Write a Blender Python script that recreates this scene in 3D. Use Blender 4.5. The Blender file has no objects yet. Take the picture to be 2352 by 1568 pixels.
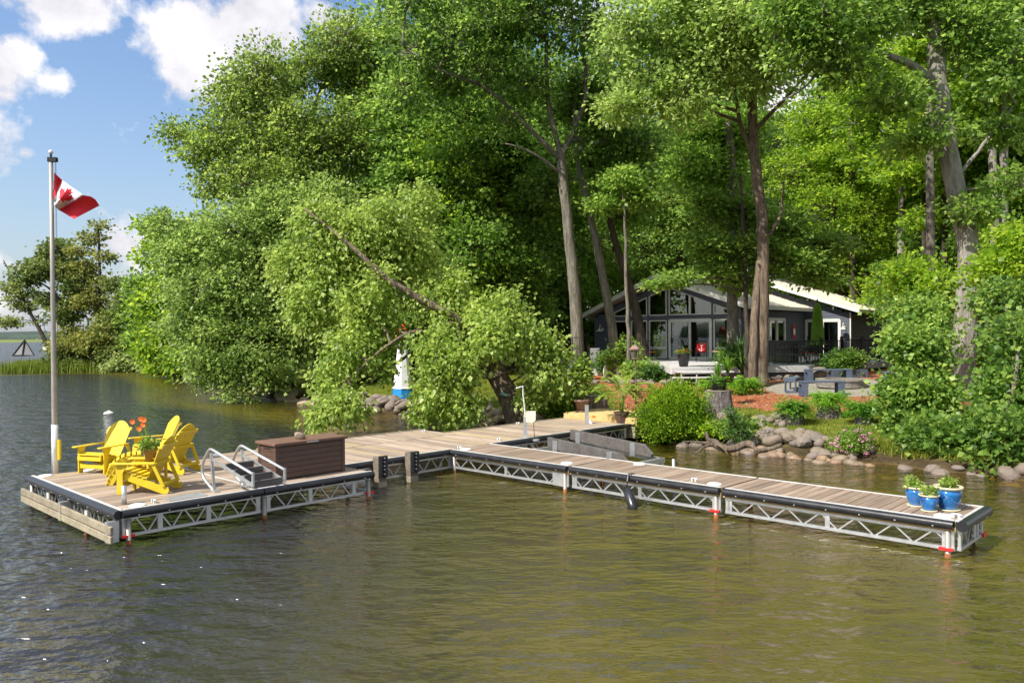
import bpy, math, random
import numpy as np
from mathutils import Vector, Matrix
R = math.radians
random.seed(7)
RNG = np.random.default_rng(11)
SC = bpy.context.scene
COL = SC.collection

# ---------------------------------------------------------------- camera, sky, sun, exposure
F, CX, CY, HCAM = 1829.0, 1176.0, 784.0, 3.0
PITCH, ROLL = R(0.5), R(0.46)
cd = bpy.data.cameras.new('camera'); cam = bpy.data.objects.new('camera', cd); COL.objects.link(cam)
cd.sensor_width = 36; cd.lens = 36 * F / 2352; cd.clip_start = .1; cd.clip_end = 9000
cam.matrix_world = Matrix.Translation((0, 0, HCAM)) @ Matrix.Rotation(R(90) - PITCH, 4, 'X') @ Matrix.Rotation(-ROLL, 4, 'Z')
SC.camera = cam
SUN_AZ, SUN_EL = R(217), R(47)      # direction the light comes from, measured from +X
sv = Vector((math.cos(SUN_EL) * math.cos(SUN_AZ), math.cos(SUN_EL) * math.sin(SUN_AZ), math.sin(SUN_EL)))
SKY_K = 0.15
world = bpy.data.worlds.new('World'); SC.world = world; world.use_nodes = True
sd = bpy.data.lights.new('sun', 'SUN'); sd.energy = 3.3; sd.angle = R(.55); sd.color = (1, .94, .84)
so = bpy.data.objects.new('sun', sd); COL.objects.link(so)
so.rotation_euler = (-sv).to_track_quat('-Z', 'Y').to_euler()
SC.view_settings.view_transform = 'Standard'; SC.view_settings.look = 'None'
SC.view_settings.exposure = 1.18; SC.view_settings.gamma = 1
SC.cycles.max_bounces = 10; SC.cycles.diffuse_bounces = 5; SC.cycles.transparent_max_bounces = 16
SC.cycles.transmission_bounces = 6; SC.cycles.caustics_reflective = False; SC.cycles.caustics_refractive = False

# where a picture point lies on a level z, or at a distance Y in front of the camera (used to survey the place)
def ray(x, y):
    a = x - CX; b = -(y - CY)
    a2 = a * math.cos(ROLL) + b * math.sin(ROLL); b2 = -a * math.sin(ROLL) + b * math.cos(ROLL)
    dy = F * math.cos(PITCH) + b2 * math.sin(PITCH); dz = -F * math.sin(PITCH) + b2 * math.cos(PITCH)
    return a2 / dy, dz / dy
def G(x, y, z):
    X, Z = ray(x, y); t = (z - HCAM) / Z
    return Vector((X * t, t, z))
def at(x, y, Y):
    X, Z = ray(x, y)
    return Vector((X * Y, Y, HCAM + Z * Y))

# ---------------------------------------------------------------- material helpers
def newmat(name):
    m = bpy.data.materials.new(name); m.use_nodes = True
    nt = m.node_tree; nt.nodes.clear()
    out = nt.nodes.new('ShaderNodeOutputMaterial')
    return m, nt, out
class N:
    def __init__(s, nt): s.nt = nt
    def n(s, t, **k):
        o = s.nt.nodes.new(t)
        for a, b in k.items(): setattr(o, a, b)
        return o
    def l(s, a, b): s.nt.links.new(a, b)
    def noise(s, vec, scale, detail=4, rough=.55, dim='3D'):
        o = s.n('ShaderNodeTexNoise'); o.inputs['Scale'].default_value = scale; o.inputs['Detail'].default_value = detail
        o.inputs['Roughness'].default_value = rough
        if vec is not None: s.l(vec, o.inputs['Vector'])
        return o.outputs['Fac']
    def ramp(s, fac, stops):
        o = s.n('ShaderNodeValToRGB'); el = o.color_ramp.elements
        while len(el) < len(stops): el.new(.5)
        for e, (p, c) in zip(el, stops): e.position = p; e.color = (*c, 1) if len(c) == 3 else c
        s.l(fac, o.inputs['Fac']); return o.outputs['Color']
    def math(s, op, a, b=None, c=None, clamp=False):
        o = s.n('ShaderNodeMath', operation=op, use_clamp=clamp)
        for i, v in enumerate((a, b, c)):
            if v is None: continue
            if isinstance(v, (int, float)): o.inputs[i].default_value = v
            else: s.l(v, o.inputs[i])
        return o.outputs[0]
    def mix(s, fac, a, b, mode='MIX'):
        o = s.n('ShaderNodeMix', data_type='RGBA', blend_type=mode)
        for sock, v in ((o.inputs[0], fac), (o.inputs[6], a), (o.inputs[7], b)):
            if isinstance(v, (int, float)): sock.default_value = v
            elif isinstance(v, tuple): sock.default_value = (*v, 1) if len(v) == 3 else v
            else: s.l(v, sock)
        return o.outputs[2]
    def mapv(s, vec, scale=(1, 1, 1), loc=None, rot=(0, 0, 0)):
        o = s.n('ShaderNodeMapping'); s.l(vec, o.inputs['Vector']); o.inputs['Scale'].default_value = scale; o.inputs['Rotation'].default_value = rot
        if loc is not None: s.l(loc, o.inputs['Location'])
        return o.outputs[0]
    def bump(s, h, strength=.3, dist=.02):
        o = s.n('ShaderNodeBump'); o.inputs['Strength'].default_value = strength; o.inputs['Distance'].default_value = dist
        s.l(h, o.inputs['Height']); return o.outputs[0]
def pbr(nn, out, col, rough=.6, metal=0, normal=None, spec=.5, coat=0):
    p = nn.n('ShaderNodeBsdfPrincipled')
    if isinstance(col, tuple): p.inputs['Base Color'].default_value = (*col, 1)
    else: nn.l(col, p.inputs['Base Color'])
    if isinstance(rough, (int, float)): p.inputs['Roughness'].default_value = rough
    else: nn.l(rough, p.inputs['Roughness'])
    p.inputs['Metallic'].default_value = metal; p.inputs['Specular IOR Level'].default_value = spec
    p.inputs['Coat Weight'].default_value = coat
    if normal is not None: nn.l(normal, p.inputs['Normal'])
    nn.l(p.outputs[0], out.inputs[0]); return p
def oi(nn):
    o = nn.n('ShaderNodeObjectInfo'); return o.outputs['Random']
def objvec(nn):
    tc = nn.n('ShaderNodeTexCoord'); r = oi(nn)
    k = nn.math('MULTIPLY', r, 83.0)
    cb = nn.n('ShaderNodeCombineXYZ'); nn.l(k, cb.inputs[0]); nn.l(k, cb.inputs[1])
    ad = nn.n('ShaderNodeVectorMath', operation='ADD'); nn.l(tc.outputs['Object'], ad.inputs[0]); nn.l(cb.outputs[0], ad.inputs[1])
    return ad.outputs[0], r
def mat_plain(name, col, rough=.5, metal=0, var=.15, nscale=6, bump=0.1, spec=.5, coat=0):
    m, nt, out = newmat(name); nn = N(nt); v, r = objvec(nn)
    a = nn.noise(v, nscale, 5); b = nn.noise(v, nscale * 9, 3)
    lo = tuple(c * (1 - var) for c in col); hi = tuple(min(1, c * (1 + var)) for c in col)
    c = nn.ramp(nn.math('ADD', nn.math('MULTIPLY', a, .7), nn.math('MULTIPLY', b, .3)), [(.3, lo), (.7, hi)])
    nrm = nn.bump(b, bump, .01) if bump else None
    rr = nn.math('ADD', nn.math('MULTIPLY', a, .2), rough - .1)
    pbr(nn, out, c, rr, metal, nrm, spec, coat); return m
def mat_wood(name, dark, light, objvar=.35, rough=.75, extra=None, bump=.35):
    m, nt, out = newmat(name); nn = N(nt); v, r = objvec(nn)
    g = nn.noise(nn.mapv(v, (1.2, 26, 26)), 1.0, 6, .65)
    g2 = nn.noise(nn.mapv(v, (.8, 3, 3)), 1.3, 4)
    f = nn.math('ADD', nn.math('MULTIPLY', g, .6), nn.math('MULTIPLY', g2, .4))
    c = nn.ramp(f, [(.32, dark), (.66, light)])
    k = nn.math('ADD', nn.math('MULTIPLY', r, objvar), 1 - objvar / 2)
    hsv = nn.n('ShaderNodeHueSaturation'); nn.l(c, hsv.inputs['Color']); nn.l(k, hsv.inputs['Value'])
    c = hsv.outputs[0]
    if extra:   # some boards newer and yellower than others
        w = nn.math('GREATER_THAN', nn.math('FRACT', nn.math('MULTIPLY', r, 7.31)), .86)
        c = nn.mix(nn.math('MULTIPLY', w, .55), c, extra)
        st = nn.noise(nn.mapv(v, (2, 2, 2)), 2.2, 3)
        c = nn.mix(nn.math('MULTIPLY', nn.math('GREATER_THAN', st, .66), .35), c, (.16, .13, .10))
    pbr(nn, out, c, rough, 0, nn.bump(g, bump, .01), .3); return m
def mat_bark(name, dark, light, scale=1, moss=None):
    m, nt, out = newmat(name); nn = N(nt)
    tc = nn.n('ShaderNodeTexCoord')
    v = tc.outputs['Object']
    a = nn.noise(nn.mapv(v, (9 * scale, 9 * scale, 1.6 * scale)), 1, 6, .7)
    b = nn.noise(v, 1.1, 4)
    f = nn.math('ADD', nn.math('MULTIPLY', a, .75), nn.math('MULTIPLY', b, .3))
    c = nn.ramp(f, [(.36, dark), (.64, light)])
    if moss:
        c = nn.mix(nn.math('MULTIPLY', nn.math('GREATER_THAN', nn.noise(v, 5, 5, .7), .55), .5), c, moss)
    pbr(nn, out, c, .9, 0, nn.bump(a, 1.0, .16), .15); return m
def mat_leaf(name, dark, mid, light, trans=.38, gloss=.35, var=.25):
    m, nt, out = newmat(name); nn = N(nt)
    geo = nn.n('ShaderNodeNewGeometry'); r = oi(nn)
    big = nn.noise(geo.outputs['Position'], .45, 3)
    f = nn.math('ADD', nn.math('MULTIPLY', geo.outputs['Random Per Island'], .62), nn.math('MULTIPLY', big, .5))
    f = nn.math('ADD', f, nn.math('MULTIPLY', nn.math('SUBTRACT', r, .5), var))
    c = nn.ramp(f, [(.2, dark), (.5, mid), (.86, light)])
    p = nn.n('ShaderNodeBsdfPrincipled'); nn.l(c, p.inputs['Base Color']); p.inputs['Roughness'].default_value = .42
    p.inputs['Specular IOR Level'].default_value = gloss
    t = nn.n('ShaderNodeBsdfTranslucent'); tc = nn.mix(.6, c, (1.0, 1.25, .35), 'MULTIPLY')
    hs = nn.n('ShaderNodeHueSaturation'); nn.l(c, hs.inputs['Color']); hs.inputs['Hue'].default_value = .485; hs.inputs['Value'].default_value = 2.1; hs.inputs['Saturation'].default_value = 1.0
    nn.l(hs.outputs[0], t.inputs['Color'])
    mx = nn.n('ShaderNodeMixShader'); mx.inputs[0].default_value = trans + .07
    nn.l(p.outputs[0], mx.inputs[1]); nn.l(t.outputs[0], mx.inputs[2]); nn.l(mx.outputs[0], out.inputs[0]); return m

M = {}
M['deck'] = mat_wood('weathered deck wood', (.17, .12, .085), (.45, .365, .285), .5, extra=(.40, .31, .15))
M['finger'] = mat_wood('brown grey deck wood', (.15, .105, .075), (.34, .265, .20), .45)
M['newwood'] = mat_wood('yellow pine', (.40, .28, .10), (.66, .50, .24), .2)
M['fascia'] = mat_wood('tan fascia board', (.38, .25, .11), (.62, .46, .25), .2)
M['oldwood'] = mat_wood('bleached dock wood', (.17, .145, .10), (.40, .35, .25), .25)
M['charwood'] = mat_wood('grey black bunk wood', (.045, .040, .038), (.17, .155, .145), .1)
M['alu'] = mat_plain('aluminium', (.56, .57, .58), .42, .75, .12, 8, .05)
M['alutrim'] = mat_plain('bright aluminium trim', (.74, .74, .73), .4, .35, .1, 8, .05)
M['rubber'] = mat_plain('black vinyl tube', (.018, .019, .023), .33, 0, .4, 5, .15)
M['black'] = mat_plain('black metal', (.012, .012, .014), .4, 0, .3, 8, .05)
M['polem'] = mat_plain('weathered pole metal', (.33, .31, .28), .5, .4, .15)
M['markerpanel'] = mat_plain('grey marker panel', (.20, .20, .21), .8, 0, .1)
M['charpost'] = mat_wood('dark weathered post', (.08, .065, .05), (.26, .22, .17), .2)
M['red'] = mat_plain('red reflective tape', (.75, .02, .02), .4, 0, .1)
M['white'] = mat_plain('white plastic', (.80, .80, .78), .4, 0, .05)
M['cream'] = mat_plain('cream white metal', (.74, .72, .58), .5, 0, .08)
M['rust'] = mat_plain('rusty steel', (.26, .09, .03), .9, 0, .5, 12, .4)
M['yellow'] = mat_plain('yellow paint', (.66, .49, .018), .5, 0, .1, 4, .08)
M['brownbox'] = mat_plain('brown resin', (.085, .048, .036), .5, 0, .15, 8, .15)
M['boxlid'] = mat_plain('brown resin lid', (.16, .085, .058), .5, 0, .15, 6, .12)
M['terra'] = mat_plain('terracotta', (.20, .12, .09), .8, 0, .35, 4, .2)
M['slate'] = mat_plain('blue grey paint', (.075, .10, .15), .6, 0, .15)
M['siding'] = mat_plain('charcoal siding', (.070, .080, .105), .65, 0, .12, 2, .1)
M['trim'] = mat_plain('white window trim', (.66, .66, .62), .5, 0, .06)
M['soffit'] = mat_plain('beige soffit', (.36, .27, .20), .7, 0, .08)
M['roofm'] = mat_plain('pale metal roof', (.58, .54, .47), .42, .2, .08, 3, .03)
M['ddeck'] = mat_plain('pale grey deck paint', (.52, .51, .51), .6, 0, .12, 3, .1)
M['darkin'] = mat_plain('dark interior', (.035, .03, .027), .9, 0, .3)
M['curtain'] = mat_plain('pale curtain', (.40, .37, .32), .9, 0, .1)
M['cushion'] = mat_plain('red cushion', (.75, .015, .02), .7, 0, .12)
M['orange'] = mat_plain('orange petals', (.85, .16, .02), .6, 0, .3)
M['pink'] = mat_plain('pink blossom', (.68, .28, .46), .7, 0, .3)
M['redflower'] = mat_plain('red blossom', (.75, .03, .02), .6, 0, .3)
M['lime'] = mat_plain('lime green canvas', (.16, .30, .02), .75, 0, .15, 4, .1)
M['blueband'] = mat_plain('bright blue paint', (.01, .24, .62), .5, 0, .1)
M['greensign'] = mat_plain('green sign', (.01, .24, .14), .4, 0, .08)
M['green'] = mat_plain('green cushion', (.05, .14, .07), .7)
M['greyblock'] = mat_plain('grey paving block', (.20, .185, .16), .9, 0, .3, 7, .4)
M['copper'] = mat_plain('copper lantern', (.30, .19, .16), .5, .3, .2)
M['stone_g'] = None
def mat_rock(name, stops, rough=.8, spec=.3):
    m, nt, out = newmat(name); nn = N(nt); v, r = objvec(nn)
    base = nn.ramp(r, stops)
    a = nn.noise(v, 3.5, 6, .6); b = nn.noise(v, 22, 4, .6)
    c = nn.mix(nn.math('MULTIPLY', a, .75), base, (.10, .085, .07))
    c = nn.mix(nn.math('MULTIPLY', b, .35), c, (.42, .38, .33))
    pbr(nn, out, c, rough, 0, nn.bump(nn.math('ADD', a, nn.math('MULTIPLY', b, .4)), .6, .03), spec); return m
M['rock'] = mat_rock('dry boulders', [(0, (.11, .09, .08)), (.35, (.18, .14, .115)), (.6, (.21, .145, .09)), (.8, (.13, .095, .07)), (1, (.24, .20, .16))])
M['wetrock'] = mat_rock('wet amber boulders', [(0, (.20, .09, .03)), (.4, (.32, .17, .06)), (.7, (.13, .08, .05)), (1, (.30, .20, .09))], .35, .5)
M['darkrock'] = mat_rock('dark brown boulders', [(0, (.12, .085, .07)), (.5, (.20, .14, .11)), (1, (.16, .12, .10))], .7)  # boulders in dark brown tones, picked at random per stone
M['tanrock'] = mat_rock('tan split stones', [(0, (.42, .30, .17)), (.5, (.50, .38, .24)), (1, (.36, .26, .17))], .8)
M['bark_g'] = mat_bark('grey bark', (.07, .062, .05), (.30, .27, .225), 1, (.16, .17, .10))
M['bark_d'] = mat_bark('dark bark', (.025, .02, .015), (.13, .105, .08), 1)
M['bark_b'] = mat_bark('brown ridged bark', (.055, .042, .03), (.30, .235, .175), 1.2)
M['bark_l'] = mat_bark('pale grey bark', (.13, .12, .10), (.40, .375, .33), .8)
M['stumpbark'] = mat_bark('weathered stump bark', (.07, .06, .06), (.30, .26, .25), 2)
M['leaf_mid'] = mat_leaf('maple leaves', (.050, .110, .018), (.125, .235, .036), (.280, .410, .080), .45, .4)
M['leaf_ash'] = mat_leaf('ash leaves', (.075, .120, .034), (.165, .235, .065), (.310, .380, .140), .36, .45)
M['leaf_lean'] = mat_leaf('light drooping leaves', (.080, .140, .024), (.195, .300, .050), (.370, .470, .110), .40, .45)
M['leaf_oak'] = mat_leaf('oak leaves', (.070, .130, .028), (.165, .265, .055), (.330, .440, .120), .42, .45)
M['leaf_dark'] = mat_leaf('deep forest leaves', (.050, .110, .018), (.120, .235, .036), (.250, .390, .070), .48, .3)
M['leaf_back'] = mat_leaf('bright forest leaves', (.060, .125, .010), (.150, .280, .020), (.330, .450, .045), .48, .3)  # brighter, yellower leaf colour than the deep forest leaves
M['leaf_linden'] = mat_leaf('broad linden leaves', (.040, .095, .018), (.120, .230, .040), (.330, .450, .095), .42, .4)
M['leaf_cedar'] = mat_leaf('yellow green cedar', (0.054, 0.138, 0.007), (0.186, 0.336, 0.017), (0.396, 0.528, 0.036), .28, .2)
M['leaf_far'] = mat_leaf('spit foliage', (.055, .095, .025), (.130, .190, .045), (.240, .290, .075), .3, .3)
M['leaf_olive'] = mat_leaf('yellowing foliage', (.070, .100, .020), (.170, .205, .045), (.300, .310, .080), .3, .3)
M['leaf_fern'] = mat_leaf('fern fronds', (0.024, 0.096, 0.010), (0.084, 0.228, 0.018), (0.228, 0.408, 0.036), .35, .3)
M['leaf_dkfern'] = mat_leaf('dark pointed leaves', (0.018, 0.060, 0.012), (0.054, 0.138, 0.026), (0.132, 0.252, 0.048), .3, .4)
M['leaf_palm'] = mat_leaf('palm fronds', (0.084, 0.156, 0.024), (0.204, 0.312, 0.048), (0.384, 0.480, 0.096), .3, .4)
M['grass'] = mat_leaf('grass blades', (.050, .090, .010), (.135, .175, .020), (.270, .270, .040), .3, .15)
M['reed'] = mat_leaf('reeds', (.060, .110, .015), (.140, .210, .030), (.280, .320, .060), .3, .15)
M['mulchchip'] = mat_rock('red mulch chips', [(0, (.22, .055, .022)), (.5, (.36, .12, .05)), (1, (.48, .22, .11))], .9)

# glass that mirrors the lake and lets the room show
m, nt, out = newmat('window glass'); nn = N(nt)
lw = nn.n('ShaderNodeFresnel'); lw.inputs['IOR'].default_value = 1.7
gl = nn.n('ShaderNodeBsdfGlossy'); gl.inputs['Roughness'].default_value = .015; gl.inputs['Color'].default_value = (.95, .97, 1, 1)
tr = nn.n('ShaderNodeBsdfTransparent'); tr.inputs['Color'].default_value = (.70, .76, .74, 1)
mx = nn.n('ShaderNodeMixShader'); nn.l(nn.math('ADD', lw.outputs[0], .06, clamp=True), mx.inputs[0]); nn.l(tr.outputs[0], mx.inputs[1]); nn.l(gl.outputs[0], mx.inputs[2]); nn.l(mx.outputs[0], out.inputs[0])
M['glass'] = m
# blue glazed ceramic
m, nt, out = newmat('blue glaze'); nn = N(nt); v, r = objvec(nn)
a = nn.noise(nn.mapv(v, (3, 3, 2)), 2.2, 4)
pbr(nn, out, nn.ramp(a, [(.35, (.012, .045, .22)), (.55, (.008, .17, .45)), (.72, (.10, .12, .42))]), .12, 0, None, .6, .6)
M['glaze'] = m
M['glazerim'] = mat_plain('cream glaze rim', (.55, .50, .33), .3, 0, .1)

# ---------------------------------------------------------------- world nodes: nishita with clouds
nt = world.node_tree; nt.nodes.clear(); nn = N(nt)
wo = nn.n('ShaderNodeOutputWorld'); bg = nn.n('ShaderNodeBackground'); bg.inputs[1].default_value = SKY_K; nn.l(bg.outputs[0], wo.inputs[0])
sky = nn.n('ShaderNodeTexSky', sky_type='NISHITA'); sky.sun_disc = False; sky.sun_elevation = SUN_EL
sky.sun_rotation = math.atan2(sv.x, sv.y); sky.air_density = 1.3; sky.dust_density = 1.2; sky.ozone_density = 2.6
tc = nn.n('ShaderNodeTexCoord'); d = tc.outputs['Generated']
sep = nn.n('ShaderNodeSeparateXYZ'); nn.l(d, sep.inputs[0]); zz = nn.math('MAXIMUM', sep.outputs[2], 0.0)
CL = [(150, 20, 105, .55, 1.0), (215, 55, 60, .5, .8), (60, 12, 60, .4, .55), (470, 130, 140, .75, 1.25), (390, 110, 62, .8, .9), (590, 70, 95, 1.25, 1.25), (600, 170, 120, .8, 1.0), (440, 170, 90, .5, .7),
      (735, 35, 46, .9, .85), (790, 45, 40, .7, .7), (5, 150, 60, 1.2, .95), (-5, 210, 60, .6, .7), (112, 188, 46, .5, .5), (58, 352, 42, .45, .55), (305, 575, 95, .6, .75), (250, 640, 110, .5, .6), (60, 610, 110, .35, .5), (480, 600, 120, .5, .6),
      (20, 690, 200, .25, .45), (900, 300, 160, .7, .8), (-160, 320, 150, .7, 1.0), (-300, 80, 170, .7, 1.0)]
acc = None
for (x, y, r_, ys, k) in CL:
    rx, rz = ray(x, y); c = Vector((rx, 1, rz)).normalized(); rad = r_ / F
    sb = nn.n('ShaderNodeVectorMath', operation='SUBTRACT'); nn.l(d, sb.inputs[0]); sb.inputs[1].default_value = c
    sc_ = nn.n('ShaderNodeVectorMath', operation='MULTIPLY'); nn.l(sb.outputs[0], sc_.inputs[0]); sc_.inputs[1].default_value = (1, 1, 1 / ys)
    ln = nn.n('ShaderNodeVectorMath', operation='LENGTH'); nn.l(sc_.outputs[0], ln.inputs[0])
    v = nn.math('MULTIPLY', nn.math('SUBTRACT', 1.0, nn.math('DIVIDE', ln.outputs['Value'], rad * 1.35), clamp=True), k)
    acc = v if acc is None else nn.math('MAXIMUM', acc, v)
# away from the surveyed clouds the same fair-weather cloud goes on
rx, rz = ray(420, 350); c0 = Vector((rx, 1, rz)).normalized()
sb = nn.n('ShaderNodeVectorMath', operation='DISTANCE'); nn.l(d, sb.inputs[0]); sb.inputs[1].default_value = c0
far = nn.math('MULTIPLY', nn.math('SUBTRACT', sb.outputs['Value'], .27), 4.0, clamp=True)
gen = nn.math('MULTIPLY', nn.math('MULTIPLY', nn.math('SUBTRACT', nn.noise(d, 2.6, 3), .40), 4.5, clamp=True), far)
acc = nn.math('MAXIMUM', acc, gen)
n1 = nn.noise(d, 13, 9, .62); n2 = nn.noise(nn.mapv(d, (1, 1, 1.6)), 5, 5)
dens = nn.math('ADD', acc, nn.math('MULTIPLY', nn.math('SUBTRACT', n1, .5), 2.1))
dens = nn.math('MULTIPLY', nn.math('SUBTRACT', dens, .20), 3.2, clamp=True)
dens = nn.math('MULTIPLY', dens, nn.math('MULTIPLY', zz, 30, clamp=True))
ccol = nn.ramp(nn.math('ADD', nn.math('MULTIPLY', n2, .6), nn.math('MULTIPLY', n1, .4)), [(.36, (2.0, 1.95, 2.15)), (.58, (3.6, 3.5, 3.5))])
# thin haze veil towards the horizon
hz = nn.math('POWER', nn.math('SUBTRACT', 1.0, nn.math('MULTIPLY', zz, 2.4, clamp=True)), 2.2)
skyc = nn.mix(nn.math('MULTIPLY', hz, .62), nn.mix(1.0, sky.outputs[0], (.42, .46, .53), 'MULTIPLY'), (1.75, 1.9, 2.25))
col = nn.mix(nn.math('MULTIPLY', dens, .93), skyc, ccol)
nn.l(col, bg.inputs[0])

# ---------------------------------------------------------------- object helpers
def prop(o, label=None, cat=None, group=None, kind=None):
    if label: o['label'] = label
    if cat: o['category'] = cat
    if group: o['group'] = group
    if kind: o['kind'] = kind
    return o
def thing(name, label, cat, loc=(0, 0, 0), rz=0, group=None):
    o = bpy.data.objects.new(name, None); COL.objects.link(o); o.location = loc; o.rotation_euler = (0, 0, rz); o.empty_display_size = .1
    return prop(o, label, cat, group)
def link(name, me, parent=None, loc=None, rot=None, mat=None):
    o = bpy.data.objects.new(name, me); COL.objects.link(o)
    if parent: o.parent = parent
    if loc is not None: o.location = loc
    if rot is not None: o.rotation_euler = rot
    return o
def copy_tree(o, parent=None):
    c = o.copy(); COL.objects.link(c); c.parent = parent
    for ch in KIDS(o): copy_tree(ch, c)
    return c
def KIDS(o): return [x for x in COL.objects if x.parent == o]
class MB:
    def __init__(s): s.v = []; s.f = []; s.mi = []; s.cur = 0
    def add(s, vs, fs):
        b = len(s.v); s.v += [tuple(v) for v in vs]; s.f += [tuple(b + i for i in f) for f in fs]; s.mi += [s.cur] * len(fs); return s
    def box(s, x0, y0, z0, x1, y1, z1):
        return s.add([(x0, y0, z0), (x1, y0, z0), (x1, y1, z0), (x0, y1, z0), (x0, y0, z1), (x1, y0, z1), (x1, y1, z1), (x0, y1, z1)],
                     [(0, 3, 2, 1), (4, 5, 6, 7), (0, 1, 5, 4), (1, 2, 6, 5), (2, 3, 7, 6), (3, 0, 4, 7)])
    def beam(s, p, q, w, h, up=(0, 0, 1)):
        p = Vector(p); q = Vector(q); d = (q - p).normalized(); up = Vector(up)
        a = d.cross(up)
        if a.length < 1e-4: a = d.cross(Vector((1, 0, 0)))
        a.normalize(); b = a.cross(d).normalized(); a = a * w / 2; b = b * h / 2
        return s.add([p - a - b, p + a - b, p + a + b, p - a + b, q - a - b, q + a - b, q + a + b, q - a + b],
                     [(0, 1, 2, 3), (7, 6, 5, 4), (0, 4, 5, 1), (1, 5, 6, 2), (2, 6, 7, 3), (3, 7, 4, 0)])
    def tube(s, pts, rad, n=8, cap=True):
        pts = [Vector(p) for p in pts]; m = len(pts)
        if isinstance(rad, (int, float)): rad = [rad] * m
        vs = []; fs = []; prev = None
        for i, p in enumerate(pts):
            d = (pts[min(i + 1, m - 1)] - pts[max(i - 1, 0)]).normalized()
            if prev is None:
                a = d.cross(Vector((0, 0, 1)));
                if a.length < .01: a = d.cross(Vector((1, 0, 0)))
            else: a = prev - d * prev.dot(d)
            a.normalize(); prev = a; b = d.cross(a)
            for k in range(n):
                t = 2 * math.pi * k / n; vs.append(p + (a * math.cos(t) + b * math.sin(t)) * rad[i])
        for i in range(m - 1):
            for k in range(n): fs.append((i * n + k, i * n + (k + 1) % n, (i + 1) * n + (k + 1) % n, (i + 1) * n + k))
        if cap: fs.append(tuple(range(n - 1, -1, -1))); fs.append(tuple((m - 1) * n + k for k in range(n)))
        return s.add(vs, fs)
    def lathe(s, prof, n=20, c=(0, 0, 0), sq=None):
        vs = []; fs = []
        for r_, z in prof:
            for k in range(n):
                t = 2 * math.pi * (k + (.5 if sq else 0)) / n; vs.append((c[0] + r_ * math.cos(t), c[1] + r_ * math.sin(t), c[2] + z))
        for i in range(len(prof) - 1):
            for k in range(n): fs.append((i * n + k, i * n + (k + 1) % n, (i + 1) * n + (k + 1) % n, (i + 1) * n + k))
        fs.append(tuple(range(n - 1, -1, -1))); fs.append(tuple((len(prof) - 1) * n + k for k in range(n)))
        return s.add(vs, fs)
    def prism(s, poly, z0, z1, axis='z'):
        n = len(poly)
        def p3(a, b, c): return (a, b, c) if axis == 'z' else ((c, a, b) if axis == 'x' else (a, c, b))
        vs = [p3(a, b, z0) for a, b in poly] + [p3(a, b, z1) for a, b in poly]
        fs = [tuple(range(n - 1, -1, -1)), tuple(range(n, 2 * n))] + [(i, (i + 1) % n, n + (i + 1) % n, n + i) for i in range(n)]
        return s.add(vs, fs)
    def mesh(s, name, mats, smooth=False):
        me = bpy.data.meshes.new(name); me.from_pydata(s.v, [], s.f); me.update()
        for m in (mats if isinstance(mats, (list, tuple)) else [mats]): me.materials.append(m)
        if any(s.mi): me.polygons.foreach_set('material_index', s.mi)
        import bmesh
        b = bmesh.new(); b.from_mesh(me); bmesh.ops.recalc_face_normals(b, faces=b.faces); b.to_mesh(me); b.free()
        if smooth: me.shade_smooth()
        return me
    def build(s, name, mats, parent=None, smooth=False, loc=None, rot=None, bevel=0):
        o = link(name, s.mesh(name, mats, smooth), parent, loc, rot)
        if bevel:
            bv = o.modifiers.new('bevel', 'BEVEL'); bv.width = bevel; bv.segments = 2; bv.limit_method = 'ANGLE'
        return o
def smooth_by_angle(me, ang=40):
    me.shade_smooth()
    try: me.set_sharp_from_angle(angle=R(ang))
    except Exception: pass
def tri_mesh(name, V, T, mat):
    me = bpy.data.meshes.new(name); V = np.ascontiguousarray(V, dtype=np.float32); T = np.ascontiguousarray(T, dtype=np.int32)
    me.vertices.add(len(V)); me.vertices.foreach_set('co', V.ravel())
    me.loops.add(T.size); me.loops.foreach_set('vertex_index', T.ravel())
    me.polygons.add(len(T)); me.polygons.foreach_set('loop_start', np.arange(0, T.size, 3, dtype=np.int32))
    try: me.polygons.foreach_set('loop_total', np.full(len(T), 3, dtype=np.int32))
    except Exception: pass
    me.update(calc_edges=True); me.materials.append(mat); return me
def unit(a): return a / np.maximum(np.linalg.norm(a, axis=1, keepdims=True), 1e-6)
def leaf_arrays(C, D, S, W=.42, up=.75, fold=.18, rng=RNG):
    n = len(C); D = unit(D)
    Nn = unit(rng.normal(size=(n, 3)) * (1 - up) + np.array([[-.10, -.12, 1.0]]) * up + rng.normal(size=(n, 3)) * .28)
    side = unit(np.cross(D, Nn)); nrm = np.cross(side, D)
    S = S[:, None]
    V = np.stack([C, C + D * S * .45 + side * S * W + nrm * S * fold, C + D * S, C + D * S * .45 - side * S * W + nrm * S * fold], 1).reshape(-1, 3)
    b = (np.arange(n) * 4)[:, None]
    T = np.concatenate([b + np.array([[0, 2, 1]]), b + np.array([[0, 3, 2]])], 1).reshape(-1, 3)
    return V, T
def twig_arrays(P, Q, r0, r1):
    n = len(P); d = unit(Q - P); a = unit(np.cross(d, np.tile([[.3, .2, 1.0]], (n, 1)))); b = np.cross(d, a)
    V = []
    for E, r_ in ((P, r0), (Q, r1)):
        for t in (0, 2.094, 4.189): V.append(E + (a * math.cos(t) + b * math.sin(t)) * r_)
    V = np.stack(V, 1).reshape(-1, 3); k = (np.arange(n) * 6)[:, None]
    T = [[0, 1, 4], [0, 4, 3], [1, 2, 5], [1, 5, 4], [2, 0, 3], [2, 3, 5]]
    T = np.concatenate([k + np.array([t]) for t in T], 1).reshape(-1, 3)
    return V, T
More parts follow.
